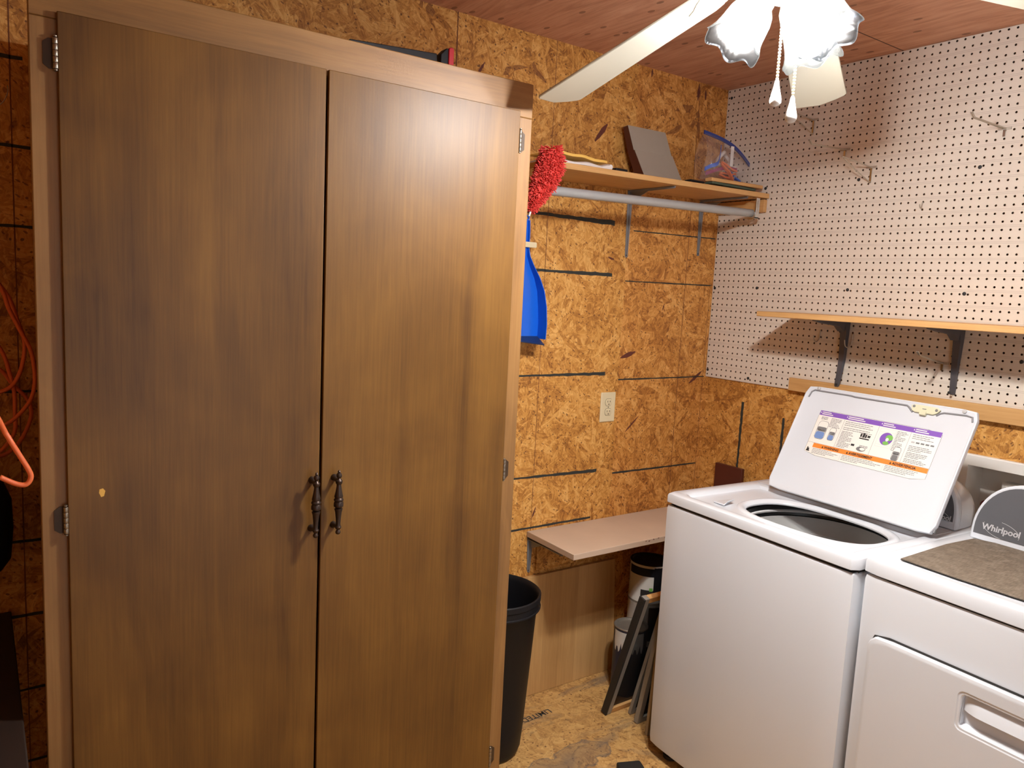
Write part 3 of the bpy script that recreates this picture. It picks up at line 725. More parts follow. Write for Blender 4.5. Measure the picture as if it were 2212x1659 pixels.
# ------------------------------------------------------------------ outlet
ow = thing('wall_outlet', 'ivory duplex electrical outlet on the back wall', 'outlet', (-.572, 0, 1.110))
ox, oz = -.572, 1.1095
b = BM(); lp = []
for dd, ins in ((.0004, 0), (.0035, 0), (.0055, .003)):
    lp.append([(ox + p[0], -dd, oz + p[1]) for p in rrect(0, 0, .0385 - ins, .0595 - ins, .0015, 96)])
bridge(b, lp, True, True); link('cover_plate', b, M['ivory'], ow, local=False, smooth=30)
for s in (1, -1):
    cz = oz + s * .0195
    b = BM(); pts = [(math.cos(a) * .0172, max(min(math.sin(a) * .0172, .0135), -.0135)) for a in (2 * PI * k / 32 for k in range(32))]
    bridge(b, [[(ox + .001 + p, -.0055, cz + q) for p, q in pts], [(ox + .001 + p, -.0072, cz + q) for p, q in pts], [(ox + .001 + p * .94, -.0076, cz + q * .94) for p, q in pts]], False, True)
    r = link('receptacle', b, M['ivory'], ow, local=False, smooth=30)
    b = BM(); bridge(b, [[(ox + .001 + p * 1.0, -.0057, cz + q * 1.0) for p, q in pts], [(ox + .001 + p * 1.07, -.0057, cz + q * 1.08) for p, q in pts]])
    for dx, w, h in ((-.0055, .0022, .0075), (.0075, .0024, .0065)): box(b, (ox + dx - w / 2, -.0080, cz + .0025 - h / 2 + .001), (ox + dx + w / 2, -.0070, cz + .0025 + h / 2 + .001))
    lathe(b, [(.0024, 0), (.0024, .0008)], (ox + .001, -.0074, cz - .0075), (0, -1, 0), 12)
    link('slot', b, M['slot'], r, local=False)
b = BM(); lathe(b, [(.0026, 0), (.0020, .0012)], (ox + .001, -.0054, oz), (0, -1, 0), 12); link('screw', b, M['slot'], ow, local=False)

# ------------------------------------------------------------------ low shelf and what stands under it
b = BM(); vs = box(b, (-.942, -.288, .6285), (-.12, -.0015, .650))
for v in vs:
    if v.co.y < -.1: v.co.x += -.006
o = link('low_shelf', b, M['greige'], None, bevel=.0015); tag(o, 'low greige painted shelf board on the back wall beside the washer', 'shelf')
# paint chips on the front edge of the low shelf
for x in (-.60, -.585, -.56, -.50, -.535, -.47):
    b = BM(); flake(b, x, .648 + random.uniform(-.006, .001), x + random.uniform(.006, .016), .648 + random.uniform(-.004, .001), .004)
    for v in b.verts: v.co.y = -.2888
    link('paint_chip', b, M['flake'], o)
shelf_bracket(-.925, 0, .627, .486, .20, 'grey steel bracket under the left end of the low greige shelf', M['bracket'])
b = BM(); box(b, (-.895, -.0115, .490), (-.10, -.0012, .600)); o = link('shelf_batten', b, M['osb_wall'], None); tag(o, 'horizontal board strip on the back wall right under the low shelf', 'board')
b = BM(); vs = box(b, (-1.06, -.019, FL + .001), (-.459, -.0012, .470))
for v in vs:
    if v.co.z > .2: v.co.x += .0 if v.co.x < -.8 else -.026
    if v.co.z > .2 and v.co.y < -.01: v.co.y = -.0165
o = link('leaning_board', b, M['panel'], None, bevel=.001); tag(o, 'laminated wooden board standing against the wall under the low shelf', 'board')

# waste bin
bn = thing('waste_bin', 'tall round black plastic waste bin beside the cabinet', 'bin', (-1.232, -.215, FL))
b = BM(); bp = [(.001, .004), (.098, .004), (.110, .010), (.118, .03), (.124, .10), (.150, .515), (.154, .520), (.1585, .523), (.1585, .545), (.162, .549), (.162, .566), (.158, .569), (.154, .566), (.150, .55), (.146, .515), (.120, .10), (.112, .02), (.001, .014)]
lathe(b, bp, (0, 0, 0), seg=40); link('body', b, M['black'], bn, smooth=40)
b = BM(); lathe(b, [(.1592, .519), (.1625, .521), (.1625, .525), (.1592, .527)], seg=40, cap0=False, cap1=False); link('rim_band', b, M['black'], bn, smooth=40)

# paint cans
def can(c, r, h, mats, label, name='paint_can', lid=None, drip=False, grp=None):
    t = thing(name, label, 'paint can', c, .35, grp)
    b = BM(); lathe(b, [(r * .96, 0), (r * 1.02, .001), (r * 1.02, .005), (r, .008), (r, h - .010), (r * 1.02, h - .006), (r * 1.02, h - .002)], seg=32, cap1=False); link('body', b, mats, t, smooth=40)
    b = BM(); lathe(b, [(r * 1.02, h - .002), (r * 1.03, h + .001), (r * 1.0, h + .003), (r * .90, h + .002), (r * .86, h - .004), (r * .70, h - .005), (.001, h - .005)], seg=32, cap0=False); link('lid', b, lid or M['black'], t, smooth=40)
    return t
def can_label(t, r, z0, z1, a0, a1, mat, name='label'):
    b = BM(); lp = []
    for k in range(11):
        a = a0 + (a1 - a0) * k / 10; lp.append([((r + .0006) * math.cos(a), (r + .0006) * math.sin(a), z) for z in (z0, z1)])
    bridge(b, lp, closed=False); return link(name, b, mat, t, smooth='all')
sx0, sy0, cr, ch = -.373, -.106, .080, .1625
c1 = can((sx0, sy0, FL), cr, ch, M['label_white'], 'white paint can at the bottom of the stack of cans under the low shelf', lid=M['can_metal'])
c2 = can((sx0, sy0, FL + ch + .005), cr, ch, M['label_white'], 'white paint can in the middle of the stack of cans under the low shelf', lid=M['can_metal'])
c3 = can((sx0, sy0, FL + 2 * (ch + .005)), cr, ch - .004, M['label_white'], 'topmost paint can of the stack, white label and black lid, under the low shelf', lid=M['black'])
af = math.atan2(-2.13, -2.26) - .35      # direction of the room's open side
can_label(c3, cr, .012, .150, af + .25, af + 2.3, M['black'], 'dark_band'); can_label(c3, cr, .112, .146, af - 1.2, af + .26, M['black'], 'dark_band')
b = can_label(c3, cr + .0006, .004, .056, af - .38, af + .26, M['print_black'], 'barcode_panel')
can_label(c3, cr + .0012, .014, .032, af - .25, af + .12, M['paper'], 'barcode')
can_label(c3, cr + .0012, .052, .066, af + .05, af + .22, M['print_green'], 'green_patch')
can_label(c2, cr, .002, .150, af + .10, af + 2.3, M['black'], 'dark_band')
can_label(c1, cr, .002, .150, af + .10, af + 2.3, M['black'], 'dark_band')
c4 = can((-.529, -.176, FL), .066, .272, M['navy'], 'tall navy can with white paint drips and rusty lid, left of the can stack', lid=M['can_metal'])
b = BM(); lp = []
for k in range(25):
    a = af - 1.1 + 2.0 * k / 24; z1 = .262; z0 = .262 - .045 - .04 * abs(math.sin(k * .9)) - (.05 if 8 < k < 15 else 0)
    lp.append([(.0668 * math.cos(a), .0668 * math.sin(a), z) for z in (z0, z1)])
bridge(b, lp, closed=False); link('paint_drip', b, M['label_white'], c4, smooth='all')

# window screens leaning beside the washer
def screen(x0, x1, yb, lean, h, label, sw, st, mstile, mrail, mesh=True, edge=None):
    """a framed insect screen standing on the floor and leaning towards the washer"""
    t = thing('window_screen', label, 'window screen', (x0, yb, FL), 0, 'window screens leaning beside the washer')
    a = math.atan(lean); up = Vector((0, -math.sin(a), math.cos(a))); nr = Vector((0, math.cos(a), math.sin(a))); X = Vector((1, 0, 0))
    L_ = x1 - x0; o_ = Vector((0, 0, .0006 + st * .5 * math.sin(a)))
    def bar(cx, cz, sx_, sz_, nm, m, th=st):
        b = BM(); obox(b, o_ + X * cx + up * cz, X, nr, up, (sx_, th, sz_)); return link(nm, b, m, t, bevel=.0015)
    bar(sw / 2, h / 2, sw, h, 'stile', mstile); bar(L_ - sw / 2, h / 2, sw, h, 'stile', mstile)
    bar(L_ / 2, sw / 2, L_ - 2 * sw, sw, 'rail', mrail, st * .9); bar(L_ / 2, h - sw / 2, L_ - 2 * sw, sw, 'rail', mrail, st * .9)
    if edge:
        b = BM(); obox(b, o_ + X * (-.004) + up * (h / 2), X, nr, up, (.0075, st * 1.15, h)); link('edge_strip', b, edge, t, bevel=.001)
    if mesh:
        b = BM(); obox(b, o_ + X * (L_ / 2) + up * (h / 2), X, nr, up, (L_ - 2 * sw, .001, h - 2 * sw)); link('mesh', b, M['screen'], t)
screen(-.728, -.330, -.266, .305, .535, 'leftmost leaning window screen, black edge and wooden rails', .022, .024, M['frame_grey'], M['pine_x'], True, M['black_rubber'])
screen(-.650, -.300, -.316, .265, .50, 'second leaning window screen from the left, grey metal frame', .020, .014, M['frame_grey'], M['frame_grey'])
screen(-.672, -.300, -.373, .190, .50, 'third leaning window screen from the left, doubled grey frame', .024, .020, M['frame_grey'], M['frame_grey'])
screen(-.694, -.300, -.450, .064, .45, 'rightmost leaning window screen, tan frame nearest the washer', .016, .013, M['frame_tan'], M['frame_tan'])

# small black thing on the floor
b = BM(); prism(b, [(-.955, -.60, FL + .001), (-.875, -.635, FL + .001), (-.852, -.578, FL + .001), (-.930, -.545, FL + .001)], (.004, .004, .028))
o = link('rubber_wedge', b, M['black_rubber'], None, bevel=.006); tag(o, 'small black rubber block on the floor in front of the washer', 'block')
# maroon board behind the washer
b = BM(); vs = box(b, (-.034, -.262, FL + .001), (-.016, -.122, .860)); o = link('maroon_board', b, M['maroon'], None, bevel=.002); tag(o, 'dark maroon board standing against the right wall behind the washer', 'board')

# ------------------------------------------------------------------ washer
def whirl_text(bm, fn, size, mi=0):
    text_bm(bm, 'Whirlpool', size, fn, bold=size * .03, shear=.10, mi=mi)
def appliance_console(root, x0, x1, y0, y1, z0, z1, rr, tilt_, panel_in, logo_y, logo_z, logo_s, blank=None):
    """raised control console: white housing with arched front, charcoal face, logo"""
    cy, hy, cz, hz = (y0 + y1) / 2, abs(y1 - y0) / 2, (z0 + z1) / 2, (z1 - z0) / 2
    def arch(ins, zb, scz=1.0):
        pts = []; a, h = rr[0] - ins, (rr[1] - ins) * scz; top = z0 + (z1 - z0 - ins) * scz
        yl, yr = max(y0, y1) - ins, min(y0, y1) + ins
        pts.append((yl, zb)); 
        for k in range(13):
            an = PI - PI / 2 * k / 12
            pts.append((yl - a - a * math.cos(an) if False else yl - (a + a * math.cos(an)), top - h + h * math.sin(an)))
        for k in range(13):
            an = PI / 2 - PI / 2 * k / 12
            pts.append((yr + a - a * math.cos(an), top - h + h * math.sin(an)))
        pts.append((yr, zb)); return pts
    b = BM(); lp = []
    fx = lambda z: x0 + tilt_ * (z - z0)
    for dx, ins, sc in ((.000, .004, 1.0), (.003, 0, 1.0), (.020, .0005, 1.0), (.0215, .0015, 1.0), (.023, .0005, 1.0), (.40, .002, .985), (.70, .006, .93), (.90, .012, .84), (1.0, .022, .72)):
        d_ = dx if dx < .1 else .023 + (x1 - x0 - .023) * (dx - .1) / .9
        lp.append([(fx(z) + d_, y, z) for y, z in arch(ins, z0, sc)])
    bridge(b, lp, True, True); c = link('console', b, M['white'], root, smooth=28)
    b = BM(); ar = [(y, z) for y, z in arch(panel_in, z0 + panel_in * 2.0)]
    bridge(b, [[(fx(z) + .002, y, z) for y, z in ar], [(fx(z) - .0016, y, z) for y, z in ar]], False, True); link('control_face', b, M['console'], c)
    b = BM(); whirl_text(b, lambda X, Y, Z: (fx(logo_z + Y) - .0019 - abs(Z), logo_y - X, logo_z + Y), logo_s)
    # swoosh ring round the logo
    for s, ph in ((1, .15), (-1, PI + .15)):
        P = []
        for k in range(17):
            a = ph + 1.9 * k / 16 - .45
            P.append((logo_y - logo_s * 2.15 - logo_s * 2.0 * math.cos(a), logo_z + logo_s * .28 + logo_s * .95 * math.sin(a) - logo_s * .28 * math.cos(a)))
        tube(b, [(fx(z) - .0020, y, z) for y, z in P], .0004, 4)
    link('logo', b, M['logo'], c)
    return c
WT = math.radians(3.4)
WX, WY, WW, WD, WH = -.768, -.523, .702, .66, .914
ws = thing('washing_machine', 'white top-load washing machine with open lid and label, next to the dryer', 'washing machine', (WX, WY, FL), -WT)
z_ = lambda z: z - FL
b = BM(); lp = []
for z, ins in ((.026, .006), (.030, .002), (.05, .0), (.860, .0), (.8705, .002), (.8735, .006)):
    lp.append([(p[0], p[1], z_(z)) for p in rrect(WD / 2, -WW / 2, WD / 2 - ins - .002, WW / 2 - ins - .0015, .018, 96)])
bridge(b, lp, True, False); link('cabinet_body', b, M['white'], ws, smooth=30)
b = BM(); lp = [[(p[0], p[1], z_(z)) for p in rrect(WD / 2, -WW / 2, WD / 2 - .008, WW / 2 - .008, .014, 48)] for z in (.872, .882)]
bridge(b, lp); link('seam', b, M['seam'], ws)
for x in (.06, .60):
    for y in (-.06, -WW + .06):
        b = BM(); lathe(b, [(.026, 0.0005), (.026, .012), (.012, .014), (.012, .050)], (x, y, 0), seg=16); link('foot', b, M['black_rubber'], ws, smooth=40)
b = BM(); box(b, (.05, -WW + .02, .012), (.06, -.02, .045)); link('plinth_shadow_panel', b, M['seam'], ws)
# top deck: recess under the lid and D-shaped opening
OCx, OCy = .243, -.395
def supe(cx, cy, ax, ay, n=96, e=2.6, ox=None, oy=None):
    out = []
    for k in range(n):
        a = 2 * PI * (k + .5) / n; c, s = math.cos(a), math.sin(a)
        r = 1 / ((abs(c) / ax) ** e + (abs(s) / ay) ** e) ** (1 / e); out.append((cx + r * c, cy + r * s))
    return out
RR = lambda cx, cy, hx, hy, r: rrect(cx, cy, hx, hy, r, 96, OCx, OCy)
deck = [(RR(WD / 2, -WW / 2, WD / 2 - .003, WW / 2 - .003, .018), .8815), (RR(WD / 2, -WW / 2, WD / 2, WW / 2, .02), .8835), (RR(WD / 2, -WW / 2, WD / 2, WW / 2, .02), .905), (RR(WD / 2, -WW / 2, WD / 2 - .0025, WW / 2 - .0025, .02), .9115),
        (RR(WD / 2, -WW / 2, WD / 2 - .008, WW / 2 - .008, .02), .914), (RR(.222, -WW / 2, .188, WW / 2 - .040, .02), .9142), (RR(.222, -WW / 2, .180, WW / 2 - .048, .02), .9110), (RR(.222, -WW / 2, .174, WW / 2 - .056, .02), .9015),
        (RR(.222, -WW / 2, .168, WW / 2 - .075, .03), .8995), (supe(OCx, OCy, .160, .246), .8985), (supe(OCx, OCy, .155, .240), .9030), (supe(OCx, OCy, .147, .231), .9040), (supe(OCx, OCy, .139, .222), .9000), (supe(OCx, OCy, .135, .217), .893), (supe(OCx, OCy, .1355, .2175), .8885)]
b = BM(); bridge(b, [[(p[0], p[1], z_(z)) for p in lp_] for lp_, z in deck]); link('top_deck', b, M['white'], ws, smooth=35)
b = BM(); prism(b, [(.098, -.122, z_(.9005)), (.098, -.168, z_(.9005)), (.112, -.170, z_(.912)), (.150, -.162, z_(.912)), (.160, -.125, z_(.9005))], (0, 0, .004)); link('lock_cover', b, M['white'], ws, bevel=.003)
# tub: cover ring, balance ring, basket
tc = (.272, -.390)
b = BM(); lathe(b, [(.252, .884), (.228, .882), (.222, .879), (.221, .866)], (tc[0], tc[1], -FL), seg=56, cap0=False, cap1=False); link('tub_cover', b, M['tub_dark'], ws, smooth=50)
b = BM(); lathe(b, [(.226, .866), (.219, .8655), (.216, .863), (.216, .859), (.219, .856), (.226, .8555)], (tc[0], tc[1], -FL), seg=56, cap0=False, cap1=False); link('balance_ring', b, M['tub_ring'], ws, smooth=50)
b = BM(); lathe(b, [(.222, .8555), (.220, .847), (.228, .843)], (tc[0], tc[1], -FL), seg=56, cap0=False, cap1=False); link('ring_groove', b, M['tub_dark'], ws, smooth=50)
b = BM(); lathe(b, [(.222, .843), (.221, .79), (.2195, .787), (.221, .784), (.220, .45), (.20, .42), (.10, .415), (.07, .43), (.05, .47), (.001, .475)], (tc[0], tc[1], -FL), seg=56, cap0=False); link('basket', b, M['basket'], ws, smooth=40)
# lid
lth, lti = math.radians(4.15), math.radians(26.7)
lu = Vector((math.cos(lth), -math.sin(lth), 0)); lv = Vector((-math.sin(lth), -math.cos(lth), 0)); lup = Vector((0, 0, 1)) * math.cos(lti) + lu * math.sin(lti); ln = -lu * math.cos(lti) + Vector((0, 0, 1)) * math.sin(lti)
LM = Matrix(((lv.x, lup.x, ln.x, -.403), (lv.y, lup.y, ln.y, -.647), (lv.z, lup.z, ln.z, .9275), (0, 0, 0, 1)))
def L3(a, b_, c): return LM @ Vector((a, b_, c))
LW, LH = .589, .389
b = BM(); lp = []
for c, ins in ((-.020, .012), (-.018, .004), (-.014, .0005), (-.004, .0), (-.0008, .0012), (.0, .0035), (-.0012, .0065), (-.0022, .008)):
    lp.append([L3(p[0], p[1], c) for p in rrect(LW / 2, LH / 2, LW / 2 - ins, LH / 2 - ins, .022 - ins * .4, 80)])
bridge(b, lp, True, True); lid = link('lid', b, M['white'], ws, local=False, smooth=35)
b = BM(); tube(b, [L3(*p) for p in ((.020, .345, -.001), (.024, .366, -.001), (.034, .3735, -.001), (.175, .3735, -.001), (.19, .3715, -.001), (.372, .3715, -.001), (.380, .367, -.001), (.396, .353, -.001))], .0028, 6)
tube(b, [L3(*p) for p in ((.470, .3535, -.001), (.480, .3625, -.001), (.49, .3665, -.001), (.555, .3695, -.001), (.572, .3665, -.001), (.577, .352, -.001))], .0028, 6)
link('gasket', b, M['gasket'], lid, local=False, smooth=50)
b = BM()
prism(b, [L3(*p) for p in ((.388, .374, -.0015), (.395, .357, -.0015), (.405, .3535, -.0015), (.462, .3535, -.0015), (.473, .360, -.0015), (.480, .371, -.0015), (.470, .3775, -.0015), (.400, .3785, -.0015))], ln * .0065)
obox(b, L3(.432, .352, .004), lv, lup, ln, (.020, .012, .009)); link('latch_plate', b, M['yellowed'], lid, local=False, bevel=.001)
for a, c in ((.398, .371), (.469, .368)):
    b = BM(); lathe(b, [(.0042, 0), (.0042, .0012), (.002, .0014)], L3(a, c, .0051), tuple(ln), 12); link('latch_screw', b, M['print_grey'], lid, local=False)
b = BM(); obox(b, L3(.432, .3665, .0055), lv, lup, ln, (.012, .002, .001)); link('latch_slot', b, M['print_grey'], lid, local=False)
for a in (.047, .545):
    b = BM(); lathe(b, [(.0065, 0), (.0065, .002), (.004, .0035), (.001, .004)], L3(a, .381, -.0008), tuple(ln), 16); link('bumper', b, M['print_light'], lid, local=False, smooth=40)
for a, c in ((.004, .05), (.004, .03), (.5865, .035), (.5865, .015)):
    b = BM(); obox(b, L3(a, c, -.008), lv, lup, ln, (.004, .010, .006)); link('hinge_pin', b, M['gasket'], lid, local=False)
# instruction label on the inside of the lid
b = BM(); LB = [M['label_paper'], M['purple'], M['orange_print'], M['print_grey'], M['print_black'], M['print_blue'], M['print_light'], M['print_green']]
C0 = -.0019
def lrect(a0, b0, a1, b1, mi, lv_=1):
    v = [b.verts.new(L3(p, q, C0 + .00018 * lv_)) for p, q in ((a0, b0), (a1, b0), (a1, b1), (a0, b1))]; f = b.faces.new(v); f.material_index = mi
def lpoly(pts, mi, lv_=2):
    v = [b.verts.new(L3(p, q, C0 + .00018 * lv_)) for p, q in pts]; f = b.faces.new(v); f.material_index = mi
A0, A1, B0, B1 = .088, .509, .145, .306
lpoly([(p[0], p[1]) for p in rrect((A0 + A1) / 2, (B0 + B1) / 2, (A1 - A0) / 2 + .0010, (B1 - B0) / 2 + .0010, .005, 48)], 3, 0)
lpoly([(p[0], p[1]) for p in rrect((A0 + A1) / 2, (B0 + B1) / 2, (A1 - A0) / 2, (B1 - B0) / 2, .0045, 48)], 0, 1)
lrect(A0 + .001, .2885, A1 - .001, .305, 1, 2); lrect(.112, .1715, A1 - .0005, .187, 2, 2)
cols = [A0, .188, .312, .418, A1]
for c in cols[1:-1]: lrect(c - .0004, .188, c + .0004, .288, 3, 2)
lrect(A0, .1875, A1, .1882, 3, 2)
for c in (.222, .372): lrect(c - .0003, B0 + .002, c + .0003, .171, 6, 2)
def lines(a0, a1, top, n, pitch, mi=3, h=.0019):
    for k in range(n):
        e = a0 + (a1 - a0) * random.uniform(.72, 1.0) if k % 4 != 3 else a0 + (a1 - a0) * random.uniform(.3, .6)
        a = a0
        while a < e:
            w = random.uniform(.004, .012); lrect(a, top - k * pitch - h, min(a + w, e), top - k * pitch, mi, 3); a += w + .0012
for i, (a0, a1) in enumerate(zip(cols, cols[1:])):
    for k in range(2): lrect(a0 + .010, .3015 - k * .0062, a0 + (.052 if k else .044) + (.02 if i == 1 else 0), .2985 - k * .0062, 0, 3)
    lpoly([(a0 + .0035, .296), (a0 + .0075, .296), (a0 + .0055, .302)], 0, 3)
lines(.102, .130, .2835, 3, .0038); lines(.140, .184, .2835, 7, .0048)
lines(.194, .300, .283, 3, .0062); lines(.194, .300, .262, 2, .0062); lines(.194, .246, .248, 12, .0049)
lines(.272, .308, .213, 4, .0042); lines(.375, .412, .283, 14, .0048); lines(.426, .500, .283, 3, .0060); lines(.426, .502, .246, 4, .0050); lines(.426, .502, .224, 4, .0048); lines(.426, .502, .203, 3, .0046)
lines(.116, .216, .1685, 4, .0050, 3, .0017); lines(.228, .366, .1685, 4, .0050, 3, .0017); lines(.378, .502, .1685, 4, .0050, 3, .0017)
def jar(cx, cy, w, h, water):
    lpoly([(cx + p[0] * 1.0, cy + p[1]) for p in rrect(0, 0, w / 2, h / 2, w * .28, 24)], 3, 3)
    lpoly([(cx + p[0], cy + p[1]) for p in rrect(0, 0, w / 2 - .0012, h / 2 - .0012, w * .26, 24)], 0, 4)
    lpoly([(cx + p[0], cy + h * .05 + p[1]) for p in rrect(0, 0, w / 2 - .002, h * .12, .002, 24)], 3, 5)
    lpoly([(cx + p[0], cy - h * .08 + p[1]) for p in rrect(0, 0, w / 2 - .002, h * .13, .002, 24)], 6, 5)
    lpoly([(cx + p[0], cy - h * .28 + p[1]) for p in rrect(0, 0, w / 2 - .0022, h * .19, w * .22, 24)], water, 6)
jar(.120, .236, .038, .066, 5); jar(.163, .229, .024, .046, 5); jar(.397, .210, .024, .046, 3)
lpoly([(.349 + .021 * math.cos(a), .251 + .021 * math.sin(a)) for a in (2 * PI * k / 28 for k in range(28))], 1, 4)
lpoly([(.358 + .012 * math.cos(a), .256 + .010 * math.sin(a)) for a in (2 * PI * k / 20 for k in range(20))], 7, 5)
lpoly([(.352 + .010 * math.cos(a), .237 + .006 * math.sin(a)) for a in (2 * PI * k / 20 for k in range(20))], 7, 5)
lpoly([(.353 + .005 * math.cos(a), .249 + .006 * math.sin(a)) for a in (2 * PI * k / 16 for k in range(16))], 0, 6)
for q in ((.320, .283, .372, .2835), (.320, .222, .372, .2225), (.320, .222, .3205, .2835), (.3715, .222, .372, .2835), (.322, .272, .372, .2725), (.322, .230, .364, .2305)): lrect(*q, 6, 3)
for a, c, w, h in ((.262, .247, .006, .012), (.270, .248, .008, .016), (.279, .246, .006, .012), (.287, .246, .010, .008), (.262, .236, .034, .004), (.243, .209, .012, .007)): lrect(a, c - h / 2, a + w, c + h / 2, 4, 3)
lpoly([(.281 + .016 * math.cos(a), .2005 + .008 * math.sin(a)) for a in (2 * PI * k / 24 for k in range(24))], 3, 3); lpoly([(.286 + .009 * math.cos(a), .2015 + .005 * math.sin(a)) for a in (2 * PI * k / 20 for k in range(20))], 0, 4)
for k in range(5): lrect(.428 + k * .0150, .2555, .439 + k * .0150, .2605, 3 if k else 6, 3)
for q in ((.0945, .158, .0985, .170), (.0985, .158, .1035, .166), (.093, .155, .106, .159)): lrect(*q, 4, 3)
def ltext(s, a, c, size, mi): text_bm(b, s, size, lambda X, Y, Z: L3(a + X, c + Y, C0 + .0012 + Z * .2), bold=size * .03, mi=mi)
lpoly([(.146, .1755), (.153, .1755), (.1495, .1835)], 4, 4); ltext('WARNING', .156, .1755, .0112, 4)
lpoly([(.238, .1755), (.245, .1755), (.2415, .1835)], 4, 4); ltext('AVERTISSEMENT', .248, .1755, .0112, 4)
lpoly([(.388, .1755), (.395, .1755), (.3915, .1835)], 4, 4); ltext('ADVERTENCIA', .398, .1755, .0112, 4)
link('instruction_label', b, LB, lid, local=False, smooth='keep')
# back guard and console
b = BM(); prism(b, [(.418, -.03, z_(.9142)), (.418, -WW + .03, z_(.9142)), (.50, -WW + .03, z_(.9142)), (.50, -.03, z_(.9142))], (0, 0, .0025)); link('rear_deck', b, M['white'], ws, bevel=.002)
appliance_console(ws, .520, .652, -.020, -WW + .030, z_(.9168), z_(1.058), (.075, .105), .10, .011, -WW + .135, z_(.940), .021)

# ------------------------------------------------------------------ dryer
DTH = math.radians(3.0)
DH = .925
dr = thing('clothes_dryer', 'white front-load clothes dryer to the right of the washing machine', 'dryer', (-.789, -1.2325, FL), -DTH)
DW, DD = .735, .70
b = BM(); lp = []
for z, ins in ((.026, .006), (.030, .002), (.05, .0), (.866, .0), (.8765, .002), (.8795, .006)):
    lp.append([(p[0], p[1], z_(z)) for p in rrect(DD / 2, -DW / 2, DD / 2 - ins - .002, DW / 2 - ins - .0015, .016, 96)])
bridge(b, lp, True, True); link('cabinet_body', b, M['white'], dr, smooth=30)
b = BM(); bridge(b, [[(p[0], p[1], z_(z)) for p in rrect(DD / 2, -DW / 2, DD / 2 - .008, DW / 2 - .008, .014, 48)] for z in (.878, .886)], True, True); link('seam', b, M['seam'], dr)
b = BM(); lp = []
for z, ins in ((.8845, .003), (.8865, .0), (.914, .0), (.9215, .003), (.925, .009), (.9253, .03), (.9235, .042), (.9232, .05)):
    lp.append([(p[0], p[1], z_(z)) for p in rrect(DD / 2, -DW / 2, DD / 2 - ins, DW / 2 - ins, .016, 96)])
bridge(b, lp, True, True); link('top_deck', b, M['white'], dr, smooth=35)
for x in (.06, .64):
    for y in (-.06, -DW + .06):
        b = BM(); lathe(b, [(.026, 0.0005), (.026, .012), (.012, .014), (.012, .050)], (x, y, 0), seg=16); link('foot', b, M['black_rubber'], dr, smooth=40)
# door with scooped handle
dy0, dy1, dz0, dz1 = -.042, -.640, z_(.20), z_(.738)
dcy, dcz, dhy, dhz = (dy0 + dy1) / 2, (dz0 + dz1) / 2, abs(dy1 - dy0) / 2, (dz1 - dz0) / 2
hy0, hy1, hz0, hz1 = -.283, -.490, z_(.618), z_(.690)
hcy, hcz, hhy, hhz = (hy0 + hy1) / 2, (hz0 + hz1) / 2, abs(hy1 - hy0) / 2, (hz1 - hz0) / 2
b = BM(); bridge(b, [[(x, p[0], p[1]) for p in rrect(dcy, dcz, dhy + e, dhz + e, .032 + e, 72)] for x, e in ((.0012, .0045), (-.0006, .0045), (-.0006, -.01))]); link('door_gasket', b, M['seam'], dr)
b = BM(); rq = lambda hy, hz, r: rrect(dcy, dcz, hy, hz, r, 144, hcy, hcz)
rh = lambda e, r: rrect(hcy, hcz, hhy + e, hhz + e, r, 144)
lp = [[(x, p[0], p[1]) for p in q] for x, q in ((.0010, rq(dhy - .001, dhz - .001, .031)), (-.010, rq(dhy, dhz, .032)), (-.0145, rq(dhy - .0025, dhz - .0025, .032)), (-.0162, rq(dhy - .008, dhz - .008, .030)), (-.0166, rq(dhy - .011, dhz - .011, .029)), (-.0166, rq(dhy - .013, dhz - .013, .028)),
        (-.0166, rh(.014, .018)), (-.0166, rh(.012, .016)), (-.0148, rh(.0095, .013)), (-.0148, rh(.005, .010)), (-.0128, rh(.003, .009)), (.004, rh(.001, .008)))]
bridge(b, lp); door = link('door', b, M['white'], dr, smooth=30)
# handle: back plate, curved upper scoop, dark pocket, bottom lip
b = BM(); lp = []
N_ = 24
for k in range(13):
    t_ = k / 12; z = hz1 + .001 - t_ * .036
    row = []
    for i in range(N_ + 1):
        y = hy0 + .001 + (hy1 - hy0 - .002) * i / N_; e = min(min(i, N_ - i) / 5, 1); edge = 1 - (1 - e) ** 2
        row.append((-.0030 - .0160 * t_ ** .75 * edge, y, z))
    lp.append(row)
lp += [[(p[0] + .0035, p[1], p[2] - .0015) for p in lp[-1]], [(.022, p[1], p[2] + .010) for p in lp[-1]]]
bridge(b, lp, closed=False); link('handle_scoop', b, M['white'], door, smooth=50)
b = BM(); lp = [[(.022, y, hz1 - .030), (.024, y, hz0 + .022), (.014, y, hz0 + .007), (-.004, y, hz0 + .0020), (-.0130, y, hz0 - .0030)] for y in (hy0 + .001, hy1 - .001)]
bridge(b, lp, closed=False)
for y in (hy0 + .0012, hy1 - .0012): prism(b, [(-.0125, y, hz0 - .002), (.024, y, hz0 + .001), (.024, y, hz1), (-.0030, y, hz1 + .001), (-.0125, y, hz0 + .030)], (0, .0005, 0))
link('handle_pocket', b, M['white'], door, smooth=40)
appliance_console(dr, .452, .66, -.030, -DW + .030, z_(.9256), z_(1.098), (.125, .145), .10, .008, -.058, z_(.958), .0235)
